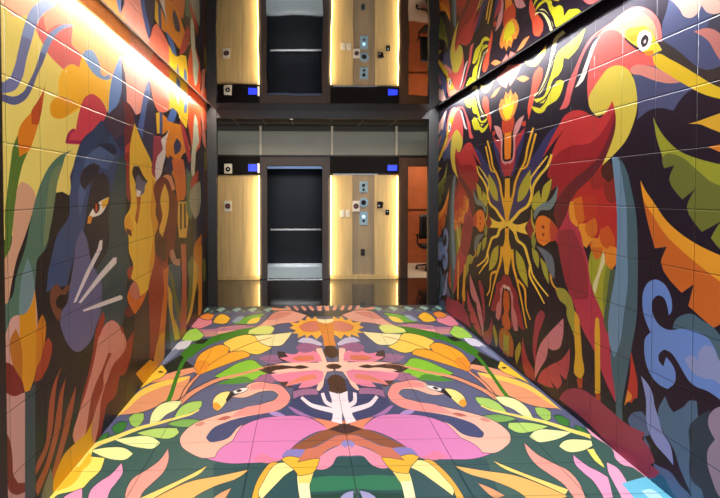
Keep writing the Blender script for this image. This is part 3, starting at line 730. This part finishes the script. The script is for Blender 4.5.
# sun
p(FB, 'f4b440', '250 112, 225 115, 180 122, 152 98, 132 116, 105 96, 92 124, 60 115, 50 138, -5 133, 20 153, -5 168, 38 182, 10 200, 50 202, 45 228, 90 208, 98 228, 130 208, 160 236, 195 205, 250 205')
p(FB, 'dc7840', '52 160, 94 134, 168 130, 200 150, 190 182, 120 192, 72 182')
p(FB, 'd8806c', '62 160, 100 138, 168 134, 196 152, 184 178, 120 186, 78 178')
p(FB, 'dc8838', '185 126, 265 122, 265 272, 203 276, 196 190')
p(FB, 'f8e8b0', '175 118, 260 114, 260 128, 215 140')
p(FB, 'ccc4d8', '45 250, 70 230, 130 230, 192 262, 190 274, 120 264')
p(FB, '9c6488', '34 287, 60 262, 182 276, 150 300, 60 311')

# the print runs on differently in the near right corner
Rr = (600, 415)
FL.single(Rr, '3d5c54', '-60 118, 60 190, 180 290, 420 470, 640 640, 100 640, 60 420, 20 300, -40 200')
FL.single(Rr, 'f0a4c0', '-110 20, -60 40, 20 110, 160 230, 300 352, 420 460, 330 420, 250 352, 190 312, 140 300, 90 255, 80 215, 30 170, -50 120')
FL.single(Rr, 'f0a4c0', '42 285, 100 315, 160 400, 215 498, 260 600, 160 600, 130 498, 80 400, 50 340')
FL.single(Rr, '6cbcd4', '130 412, 200 390, 310 372, 440 500, 560 620, 300 620, 190 480')
FL.single(Rr, 'b4e0e8', '250 455, 300 443, 350 470, 380 500, 300 500')
PL, PR, LOB, HALL, WORLD, EXPO = 64, 85, 26, 460, 0.35, 0.08
CL, CR = (255, 246, 228), (248, 250, 255)
EDGE, TRN = 6, 5
# ---------------------------------------------------------------- tiled passage
def at(px, py, D):
    r = ray(px, py); q_ = EYE + r*((D-EYE.y)/r.y); return q_.x, q_.z

m_left = tile_mat('printed_tile_left', 1, 2.359, 0.3, 2, 0.0, 0.3, 0.34, 0.12)
m_right = tile_mat('printed_tile_right', 1, 2.471, 0.298, 2, 0.0, 0.3, 0.34, 0.12)
m_floor = tile_mat('printed_tile_floor', 0, XMID, 0.6, 1, 2.96, 0.32, 0.38, 0.12)
LW.mesh('wall_left', m_left, YL0, Y1, 0.0, ZT, lambda a, b: (XL, a, b), lambda a, b: (XL-0.05, a, b))
RW.mesh('wall_right', m_right, Y0, Y1, 0.0, ZT, lambda a, b: (XR, a, b), lambda a, b: (XR+0.05, a, b))
FL.mesh('floor', m_floor, XL, XR, 1.6, Y1, lambda a, b: (a, b, 0.0), lambda a, b: (a, b, -0.04))

dark = mat('dark_bronze_metal', (17, 14, 14), 0.4, 0.1, noise=0.15)
blackm = mat('black_metal', (16, 15, 16), 0.45, 0.2, noise=0.1)
black = mat('black_gloss', (14, 15, 18), 0.12, 0.0, noise=0.1)
chrome = mat('brushed_steel', (200, 200, 200), 0.25, 1.0, noise=0.1)

vblack = mat('matt_black_lacquer', (6, 6, 6), 0.9, 0.0, spec=0.02, noise=0.05)
# mirror ceiling panel, held off the walls by the two light gaps
mm = mat('mirror_sheet', (196, 194, 193), 0.02, 1.0)
nt = mm.node_tree; b = nt.nodes['Principled BSDF']
tc = nt.nodes.new('ShaderNodeTexCoord'); mp = nt.nodes.new('ShaderNodeMapping'); mp.inputs['Scale'].default_value = (1.6, 0.5, 1)
nz = nt.nodes.new('ShaderNodeTexNoise'); nz.inputs['Scale'].default_value = 1.3; nz.inputs['Detail'].default_value = 1
bp = nt.nodes.new('ShaderNodeBump'); bp.inputs['Strength'].default_value = 1.0; bp.inputs['Distance'].default_value = 0.004
nt.links.new(tc.outputs['Object'], mp.inputs[0]); nt.links.new(mp.outputs[0], nz.inputs['Vector']); nt.links.new(nz.outputs['Fac'], bp.inputs['Height']); nt.links.new(bp.outputs[0], b.inputs['Normal'])
XML, XMR = -1.178, 1.754
structure(MB().box(XML, XMR, 1.2, Y1, ZM, ZM+0.03).build('ceiling', mm))
structure(MB().box(XL-0.05, XR+0.05, 1.2, Y1, ZT, ZT+0.05).build('ceiling', blackm))
# slim left mirror bead, painted white for the light its edge catches, dark one on the right
structure(MB().box(XML-0.006, XML, 1.2, Y1, ZM-0.002, ZM+0.03).build('trim_1', mat('bead_glint', (235, 230, 220), 0.35, 0.0, noise=0.05)))
structure(MB().box(XMR, XMR+0.006, 1.2, Y1, ZM-0.002, ZM+0.03).build('trim_2', blackm))
# near end frame of the left wall
structure(MB().box(XL-0.05, XL+0.003, YL0-0.14, YL0, 0, ZT).build('trim_3', blackm))
# portal at the far end
xa = at(217, 200, Y1)[0]; xb = at(428.5, 200, Y1)[0]
structure(MB().box(XL-0.05, xa, Y1, Y1+0.09, 0, 2.95, 0.004).build('trim_4', dark))
structure(MB().box(xb, XR+0.05, Y1, Y1+0.09, 0, 2.95, 0.004).build('trim_5', dark))
structure(MB().box(xa, xb, Y1, Y1+0.06, at(300, 118.5, Y1)[1], 2.95, 0.003).build('trim_6', dark))

# light channels in the two gaps: open at the bottom, the blade beside the wall shades the very top of it
def cove(name, xw, s, label, power, colr):
    r = root(name, (xw+s*0.05, (Y0+Y1)/2, ZM), label, 'light')
    def bx(u0, u1, z0, z1, nm, m):
        a, c = sorted((xw+s*u0, xw+s*u1)); return MB().box(a, c, Y0, Y1-0.01, z0, z1).build(nm, m, r)
    bx(0.057, 0.059, 2.774, 2.84, 'shade_blade', vblack)
    bx(0.057, 0.092, 2.835, 2.84, 'channel', vblack)
    bx(0.090, 0.092, 2.785, 2.835, 'shade_blade', vblack)
    bx(0.062, 0.088, 2.826, 2.834, 'diffuser', mat('lamp_diffuser', (240, 230, 210), 0.5, emit=colr, es=1.0))
    ld = bpy.data.lights.new(name+'_lamp', 'AREA'); ld.shape = 'RECTANGLE'; ld.size = 0.014; ld.size_y = Y1-Y0-0.3
    ld.energy = power; ld.color = lin(colr)
    lo = bpy.data.objects.new('lamp', ld); COL.objects.link(lo)
    lo.location = (xw+s*0.078, (Y0+Y1)/2-0.08, 2.80)
    lo.parent = r; lo.matrix_parent_inverse = Matrix.Translation(-r.location)
cove('cove_light', XL, 1, 'recessed light strip along the top of the left wall with the dark cat and faces', PL, CL)
cove('cove_light', XR, -1, 'recessed light strip along the top of the right wall with the red birds', PR, CR)

# ---------------------------------------------------------------- lobby behind the portal
D = 9.5
stone = mat('polished_black_stone', (30, 26, 24), 0.08, 0.0, noise=0.35, nscale=3, spec=0.6)
XA0, XA1 = -3.2, 3.6
structure(MB().box(XA0, XA1, Y1, 12.2, -0.05, -0.004).build('floor', stone))
ZL = 2.80
structure(MB().box(XA0, XA1, Y1+0.09, 12.2, ZL, ZL+0.05).build('ceiling', mat('lobby_ceiling_board', (58, 54, 50), 0.8, noise=0.2)))
structure(MB().box(XA0-0.05, XA0, Y1+0.05, 12.2, 0, ZL).build('wall_lobby_left', mat('lobby_dark_wall', (60, 50, 44), 0.7, noise=0.15)))
structure(MB().box(XA1, XA1+0.05, Y1+0.05, 12.2, 0, ZL).build('wall_lobby_right', MATS['lobby_dark_wall']))
structure(MB().box(XA0, XL-0.05, Y1+0.0, Y1+0.05, 0, ZL).build('wall_lobby_front_left', MATS['lobby_dark_wall']))
structure(MB().box(XR+0.05, XA1, Y1+0.0, Y1+0.05, 0, ZL).build('wall_lobby_front_right', MATS['lobby_dark_wall']))
# ceiling grid strips
for i, px in enumerate((232, 262, 292, 332, 364, 398)):
    X = at(px, 125, 8.5)[0]
    structure(MB().box(X-0.012, X+0.012, Y1+0.1, 9.4, ZL-0.012, ZL).build('trim_%d' % (7+i), mat('grid_bar', (96, 88, 78), 0.5, noise=0.1)))
gd = root('ceiling_downlight', (at(291.5, 126, 8.4)[0], 8.4, ZL), 'small round white downlight in the dark lobby ceiling', 'light')
MB().cyl((gd.location.x, 8.4, ZL-0.02), (gd.location.x, 8.4, ZL), 0.055).build('ring', mat('white_plastic', (225, 222, 215), 0.4, noise=0.03), gd, True)
MB().cyl((gd.location.x, 8.4, ZL-0.03), (gd.location.x, 8.4, ZL-0.02), 0.035).build('lens', mat('lit_lens', (255, 250, 235), 0.4, emit=(255, 240, 215), es=3), gd, True)

# transom band of frosted glass with slim posts
zt0 = at(300, 155, D)[1]; zt1 = at(300, 131, D)[1]
glass = mat('frosted_glass', (140, 142, 134), 0.35, 0.0, noise=0.08, nscale=2)
posts = [(-3.2, None)] + [(at(px, 140, D)[0], px) for px in (260.6, 332, 396.5)] + [(3.6, None)]
for i in range(4):
    structure(MB().box(posts[i][0]+0.02, posts[i+1][0]-0.02, D+0.03, D+0.045, zt0, zt1).build('window_%d' % (i+1), glass))
for i, (X, px) in enumerate(posts[1:4]):
    structure(MB().box(X-0.02, X+0.02, D-0.01, D+0.05, zt0, ZL).build('trim_%d' % (13+i), mat('pale_post', (205, 200, 185), 0.5, noise=0.05)))
structure(MB().box(XA0, XA1, D, D+0.05, zt1, ZL).build('trim_16', mat('head_rail', (40, 36, 32), 0.5, noise=0.1)))
structure(MB().box(XA0, XA1, D-0.02, D+0.05, zt0-0.03, zt0).build('trim_17', dark))
zb = zt0-0.03
# dark pelmets over the timber panels
zp = at(300, 175, D)[1]
xl0 = -2.6; xl1 = at(259.5, 200, D)[0]; xr0 = at(330.5, 200, D)[0]; xr1 = at(398, 200, D)[0]
pel = mat('pelmet_black', (12, 7, 8), 0.5, spec=0.15, noise=0.12)
for nm, a, c, lab in (('pelmet', xl0, xl1, 'black pelmet box above the gold timber panel left of the elevator'),
                      ('pelmet', xr0, xr1, 'black pelmet box above the gold timber panel with the call buttons')):
    o = MB().box(a, c, D-0.06, D+0.05, zp if a == xl0 else at(300, 173.5, D)[1], zb, 0.004).build(nm, pel); tag(o, lab, 'pelmet')

# timber wall panels with light strips at their edges
def timber(name, col, nscale=3.0):
    return mat(name, col, 0.42, 0.0, noise=0.16, nscale=nscale, stretch=(6, 6, 0.5))
gold = timber('gold_timber', (206, 180, 128)); grey = timber('grey_timber', (160, 142, 114))
glow = mat('panel_edge_light', (255, 230, 160), 0.5, emit=(255, 226, 150), es=4.0)
def panel(x0, x1, label, mids, lit):
    r = root('timber_panel', ((x0+x1)/2, D, 0), label, 'wall panel')
    xs = [x0+0.03] + mids + [x1-0.03]
    for i in range(len(xs)-1):
        g = (len(lit) == 2 and i == 1)
        MB().box(xs[i]+0.002, xs[i+1]-0.002, D-(0.02 if g else 0.035), D+0.02, 0.08, zp, 0.003).build('center_board' if g else 'board', grey if g else gold, r)
    MB().box(x0, x1, D-0.05, D+0.02, 0.0, 0.08).build('plinth', timber('plinth_timber', (206, 178, 122)), r)
    for X in lit:
        MB().box(X-0.012, X+0.012, D-0.005, D+0.01, 0.02, zp-0.01).build('edge_light', glow, r)
        s_ = 1 if X < (x0+x1)/2 else -1
        ld = bpy.data.lights.new('edge_lamp', 'AREA'); ld.shape = 'RECTANGLE'; ld.size = 0.03; ld.size_y = zp-0.1
        ld.energy = EDGE; ld.color = lin((255, 228, 170)); ld.spread = math.radians(170)
        lo = bpy.data.objects.new('lamp', ld); COL.objects.link(lo)
        dr = Vector((s_*0.93, 0.37, 0)); yy = Vector((0, 0, 1)); xx = yy.cross(-dr)
        lo.matrix_world = Matrix(((xx.x, yy.x, -dr.x, X-s_*0.03), (xx.y, yy.y, -dr.y, D-0.10), (xx.z, yy.z, -dr.z, zp/2), (0, 0, 0, 1)))
        lo.parent = r; lo.matrix_parent_inverse = Matrix.Translation(-r.location)
    return r
lm = at(243, 200, D)[0]
panel(xl0, xl1, 'gold timber wall panel left of the dark elevator opening', [-1.9, lm], [xl1-0.012])
panel(xr0, xr1, 'gold timber wall panel with grey center board right of the elevator', [at(352.5, 200, D)[0], at(374, 200, D)[0]], [xr0+0.012, xr1-0.012])

# elevator: brown portal, open cab with handrail
er = root('elevator', (at(295, 275, 9.6)[0], 9.6, 0), 'open elevator with black cab, steel handrail and pale cab floor', 'elevator')
brown = mat('portal_brown', (60, 46, 38), 0.4, noise=0.12)
a0, a1 = xl1, xr0; o0 = at(267.5, 200, 9.6)[0]; o1 = at(322, 200, 9.6)[0]; ot = at(300, 166, 9.6)[1]
fz = MB(); fz.box(a0+0.003, o0, 9.5, 9.6, 0, ot, 0.004); fz.box(o1, a1-0.003, 9.5, 9.6, 0, ot, 0.004); fz.box(a0+0.003, a1-0.003, 9.5, 9.6, ot, zb-0.002, 0.004)
fz.build('door_frame', brown, er)
cw = mat('cab_panel', (14, 18, 25), 0.3, noise=0.15, nscale=2, spec=0.2)
MB().box(o0-0.15, o1+0.15, 11.3, 11.35, 0, 2.6).build('cab_back_wall', cw, er)
MB().box(o0-0.2, o0-0.15, 9.605, 11.35, 0, 2.6).build('cab_side_wall', cw, er)
MB().box(o1+0.15, o1+0.2, 9.6, 11.35, 0, 2.6).build('cab_side_wall', cw, er)
MB().box(o0-0.2, o1+0.2, 9.6, 11.35, 2.6, 2.64).build('cab_ceiling', mat('cab_ceiling_metal', (60, 62, 66), 0.4, 0.4, noise=0.1), er)
MB().box(o0-0.15, o1+0.15, 9.6, 11.3, -0.003, 0.004).build('cab_floor', mat('cab_floor_terrazzo', (150, 156, 152), 0.3, noise=0.2, nscale=20), er)
zh = at(300, 229.5, 11.22)[1]
hr = MB().box(o0-0.05, o1+0.05, 11.20, 11.24, zh-0.02, zh+0.02, 0.008).build('handrail', chrome, er)
for X in (o0+0.1, (o0+o1)/2, o1-0.1): MB().cyl((X, 11.24, zh), (X, 11.3, zh), 0.012).build('rail_bracket', chrome, hr)
MB().box(o0-0.15, o1+0.15, 11.28, 11.3, 0.0, 0.05).build('kick_plate', chrome, er)
MB().box(o0, o1, 9.6, 9.66, ot-0.05, ot).build('door_header', mat('header_blue', (92, 112, 140), 0.3, 0.6, noise=0.1), er)
MB().box(o0, o1, 9.5, 9.6, 0.0, 0.006).build('sill', chrome, er)
def area(name, loc, size, size_y, energy, col, rot=(0, 0, 0), spread=180, parent=None):
    ld = bpy.data.lights.new(name, 'AREA'); ld.shape = 'RECTANGLE'; ld.size = size; ld.size_y = size_y
    ld.energy = energy; ld.color = lin(col); ld.spread = math.radians(spread)
    lo = bpy.data.objects.new(name, ld); COL.objects.link(lo); lo.location = loc; lo.rotation_euler = rot
    return lo
area('cab_lamp', ((o0+o1)/2, 10.4, 2.58), 0.7, 0.9, 34, (230, 240, 255), spread=110)

# fittings on the timber panels
DF = D-0.036
def plate(name, px0, px1, py0, py1, m, label, cat, group=None, t=0.012, y=DF, bev=0.003):
    x0, z1 = at(px0, py0, y); x1, z0 = at(px1, py1, y)
    r = root(name, ((x0+x1)/2, y, (z0+z1)/2), label, cat, group)
    MB().box(x0, x1, y-t, y, z0, z1, bev).build('plate', m, r)
    return r, x0, x1, z0, z1
steel_blue = mat('blue_steel_plate', (140, 176, 200), 0.4, 0.0, noise=0.1)
lampw = mat('button_lit', (200, 235, 255), 0.4, emit=(150, 215, 255), es=1.5)
wp = MATS['white_plastic']
for k, (py0, py1, lab) in enumerate(((181.5, 192.5, 'topmost of the three blue steel plates on the grey center board'),
                                     (197, 208, 'middle round blue steel plate on the grey center board'),
                                     (211.5, 225, 'lowest blue steel call button plate on the grey center board'))):
    yy = D-0.021
    if k == 1:
        x, z = at(363.5, 202.5, yy); r = root('call_plate', (x, yy, z), lab, 'call panel', 'blue steel plates beside the elevator')
        MB().cyl((x, yy-0.012, z), (x, yy, z), 0.09).build('plate', steel_blue, r, True)
        MB().cyl((x, yy-0.02, z), (x, yy-0.012, z), 0.045).build('dial', black, r, True)
    else:
        r, x0, x1, z0, z1 = plate('call_plate', 359.5, 367.5, py0, py1, steel_blue, lab, 'call panel', 'blue steel plates beside the elevator', y=yy)
        x, z = (x0+x1)/2, (z0+z1)/2
        MB().cyl((x, yy-0.02, z+0.03), (x, yy-0.012, z+0.03), 0.03).build('button', lampw if k == 2 else black, r, True)
        MB().cyl((x, yy-0.02, z-0.045), (x, yy-0.012, z-0.045), 0.022).build('button', black, r, True)
redm = mat('sign_red', (170, 50, 45), 0.5, noise=0.05)
for (c, label) in ((227.8, 'small white square sign with a dark disc on the left gold panel'), (356, 'small white square sign with a dark disc left of the round plate')):
    r, x0, x1, z0, z1 = plate('wall_sign', c-3.6, c+3.6, 200.8, 211.5, wp, label, 'sign', y=DF)
    x, z = (x0+x1)/2, (z0+z1)/2
    MB().cyl((x, DF-0.016, z), (x, DF-0.012, z), 0.05).build('disc', mat('sign_dark', (60, 50, 50), 0.5, noise=0.05), r, True)
    MB().box(x-0.03, x+0.03, DF-0.018, DF-0.016, z-0.006, z+0.006).build('bar', redm, r)
for c, lab in ((342.3, 'left white light switch of the pair on the gold panel'), (347.6, 'right white light switch of the pair on the gold panel')):
    r, x0, x1, z0, z1 = plate('light_switch', c-2.1, c+2.1, 210, 217, wp, lab, 'switch', 'white light switches on the gold panel')
    MB().box((x0+x1)/2-0.015, (x0+x1)/2+0.015, DF-0.018, DF-0.012, (z0+z1)/2-0.03, (z0+z1)/2+0.03, 0.003).build('rocker', wp, r)
r, x0, x1, z0, z1 = plate('power_outlet', 360.8, 364.8, 249, 255.5, black, 'small black power outlet low on the grey center board', 'outlet', y=D-0.021)
MB().box(x0+0.02, x1-0.02, D-0.036, D-0.033, z0+0.03, z1-0.03).build('socket', blackm, r)
# black intercom: box with rounded hood
x, z = at(379.8, 204.7, DF); r = root('intercom', (x, DF, z), 'small black intercom unit right of the grey center board', 'intercom')
MB().box(x-0.05, x+0.05, DF-0.05, DF, z-0.06, z+0.06, 0.012).build('housing', black, r)
MB().cyl((x+0.04, DF-0.05, z+0.03), (x+0.04, DF-0.065, z+0.03), 0.022).build('speaker', blackm, r, True)
MB().cyl((x-0.02, DF-0.05, z-0.02), (x-0.02, DF-0.06, z-0.02), 0.018).build('button', chrome, r, True)
r, x0, x1, z0, z1 = plate('card_reader', 385.4, 389.2, 209.8, 215, black, 'tiny dark card reader near the right edge of the gold panel', 'card reader')
MB().box((x0+x1)/2-0.008, (x0+x1)/2+0.008, DF-0.016, DF-0.012, (z0+z1)/2+0.01, (z0+z1)/2+0.02).build('indicator', lampw, r)
# blue floor displays on the pelmets
blue = mat('blue_display', (30, 50, 220), 0.4, emit=(38, 60, 255), es=1.6)
YP = D-0.06
for a, c_, d0, d1, lab in ((387.5, 396.8, 165.3, 170.8, 'lit blue display on the pelmet above the right gold panel'), (248.5, 257, 164.6, 171.2, 'lit blue display on the pelmet above the left gold panel')):
    x0, z1 = at(a, d0, YP); x1, z0 = at(c_, d1, YP)
    r = root('floor_display', ((x0+x1)/2, YP, (z0+z1)/2), lab, 'display')
    MB().box(x0-0.012, x1+0.012, YP-0.02, YP, z0-0.012, z1+0.012, 0.003).build('bezel', black, r)
    MB().box(x0, x1, YP-0.022, YP-0.02, z0, z1).build('screen', blue, r)
x0, z1 = at(256.6, 162.8, YP); x1, z0 = at(259.6, 174, YP)
tag(MB().box(x0+0.018, x1, YP-0.015, YP, z0+0.02, z1-0.01, 0.003).build('indicator_lamp', mat('indicator_white', (235, 230, 225), 0.4, emit=(255, 235, 220), es=0.7)), 'white indicator lamp beside the left blue display', 'lamp')
# alarm strobe
x0, z1 = at(224.3, 163.8, YP); x1, z0 = at(232.3, 173.6, YP)
r = root('alarm_strobe', ((x0+x1)/2, YP, (z0+z1)/2), 'white alarm strobe with round black eye on the left pelmet', 'alarm')
MB().box(x0, x1, YP-0.03, YP, z0, z1, 0.012).build('housing', wp, r, True)
x, z = (x0+x1)/2, (z0+z1)/2
MB().cyl((x, YP-0.038, z-0.01), (x, YP-0.03, z-0.01), 0.042).build('eye', black, r, True)
MB().cyl((x, YP-0.042, z-0.01), (x, YP-0.038, z-0.01), 0.014).build('lens', wp, r, True)

# brown framed doorway on the right and the orange room with an office chair
b0 = xr1+0.01; b1 = at(407.5, 200, 9.55)[0]; bt = at(415, 166.5, 9.55)[1]
fz = MB(); fz.box(b0, b1, 9.5, 9.6, 0, bt, 0.003); fz.box(3.0, 3.6, 9.5, 9.6, 0, bt, 0.003); fz.box(b0, 3.6, 9.5, 9.6, bt, zb, 0.003)
structure(fz.build('door_1', mat('door_frame_brown', (84, 58, 40), 0.45, noise=0.2, nscale=4, stretch=(6, 6, 0.6))))
mo = mat('orange_panelling', (186, 104, 60), 0.5, noise=0.22, nscale=2.5)
structure(MB().box(1.75, 3.6, 11.6, 11.65, 0, ZL).build('wall_back', mo))
structure(MB().box(1.70, 1.75, 9.6, 11.65, 0, ZL).build('wall_side', mo))
zj = at(417, 209.5, 11.6)[1]
structure(MB().box(1.75, 3.6, 11.585, 11.6, zj-0.015, zj+0.015).build('trim_18', mat('joint_dark', (90, 45, 25), 0.5, noise=0.1)))
structure(MB().box(1.75, 3.6, 9.6, 11.6, -0.003, 0.003).build('floor', mat('pale_carpet', (205, 198, 184), 0.9, noise=0.12, nscale=60)))
area('room_lamp', (2.6, 10.5, 2.72), 1.0, 1.0, 34, (255, 225, 190))

cx, cy = 2.66, 10.6
cr = root('office_chair', (cx, cy, 0), 'black office chair on castors in the orange room', 'chair')
cm = mat('chair_black', (22, 22, 24), 0.5, noise=0.15)
b_ = MB()
for k in range(5):
    a = math.radians(72*k+20); e = (cx+0.3*math.cos(a), cy+0.3*math.sin(a), 0.075)
    b_.cyl((cx, cy, 0.12), e, 0.025, 0.016, 10)
base = b_.build('star_base', cm, cr, True)
for k in range(5):
    a = math.radians(72*k+20)
    MB().cyl((cx+0.3*math.cos(a)-0.02, cy+0.3*math.sin(a), 0.032), (cx+0.3*math.cos(a)+0.02, cy+0.3*math.sin(a), 0.032), 0.032).build('castor', cm, base, True)
MB().cyl((cx, cy, 0.1), (cx, cy, 0.45), 0.028).build('column', chrome, cr, True)
MB().box(cx-0.24, cx+0.24, cy-0.24, cy+0.24, 0.45, 0.53, 0.035).build('seat', cm, cr, True)
# curved backrest
bm_ = MB(); n = 8
g = [[None]*(n+1) for _ in range(n+1)]
for i in range(n+1):
    for j in range(n+1):
        u = i/n*2-1; v = j/n
        g[i][j] = (cx+0.22*u*(1-0.15*v), cy+0.24-0.05*u*u+0.07*v*v, 0.62+0.5*v)
for i in range(n):
    for j in range(n):
        q8 = [bm_.bm.verts.new(g[a][c]) for a, c in ((i, j), (i+1, j), (i+1, j+1), (i, j+1))]
        bm_.bm.faces.new(q8)
bmesh.ops.remove_doubles(bm_.bm, verts=bm_.bm.verts, dist=1e-5)
ob = bm_.build('backrest', cm, cr, True); sm_ = ob.modifiers.new('s', 'SOLIDIFY'); sm_.thickness = 0.04
MB().tube([(cx, cy+0.1, 0.47), (cx, cy+0.3, 0.5), (cx, cy+0.31, 0.75)], 0.02).build('back_post', cm, cr, True)
for s_ in (-1, 1):
    MB().tube([(cx+s_*0.22, cy, 0.49), (cx+s_*0.29, cy, 0.55), (cx+s_*0.29, cy, 0.7), (cx+s_*0.29, cy-0.12, 0.72), (cx+s_*0.29, cy+0.12, 0.72)], 0.018).build('armrest', cm, cr, True)

# lobby lighting from its ceiling, and an unseen soft fill added behind the camera to lift the walls
area('lobby_lamp', (-0.4, 8.5, ZL-0.02), 2.0, 0.5, LOB, (255, 232, 200), spread=150)
area('lobby_lamp', (1.6, 8.5, ZL-0.02), 1.2, 0.5, LOB*0.6, (255, 232, 200), spread=150)
area('lobby_lamp', (0.2, 9.0, 2.74), 5.0, 0.15, TRN, (245, 245, 235), rot=(math.radians(62), 0, 0))  # unseen strip, added to brighten the transom glass
area('hall_fill', (0.3, -1.8, 3.0), 4.0, 2.4, HALL, (242, 247, 255), rot=(math.radians(35), 0, 0))

w = bpy.data.worlds.new('world'); SC.world = w; w.use_nodes = True
bg = w.node_tree.nodes['Background']; bg.inputs[0].default_value = (0.9, 0.95, 1.0, 1); bg.inputs[1].default_value = WORLD
SC.view_settings.view_transform = 'Standard'; SC.view_settings.look = 'None'
SC.view_settings.gamma = 1.0; SC.view_settings.use_curve_mapping = False
SC.view_settings.exposure = EXPO
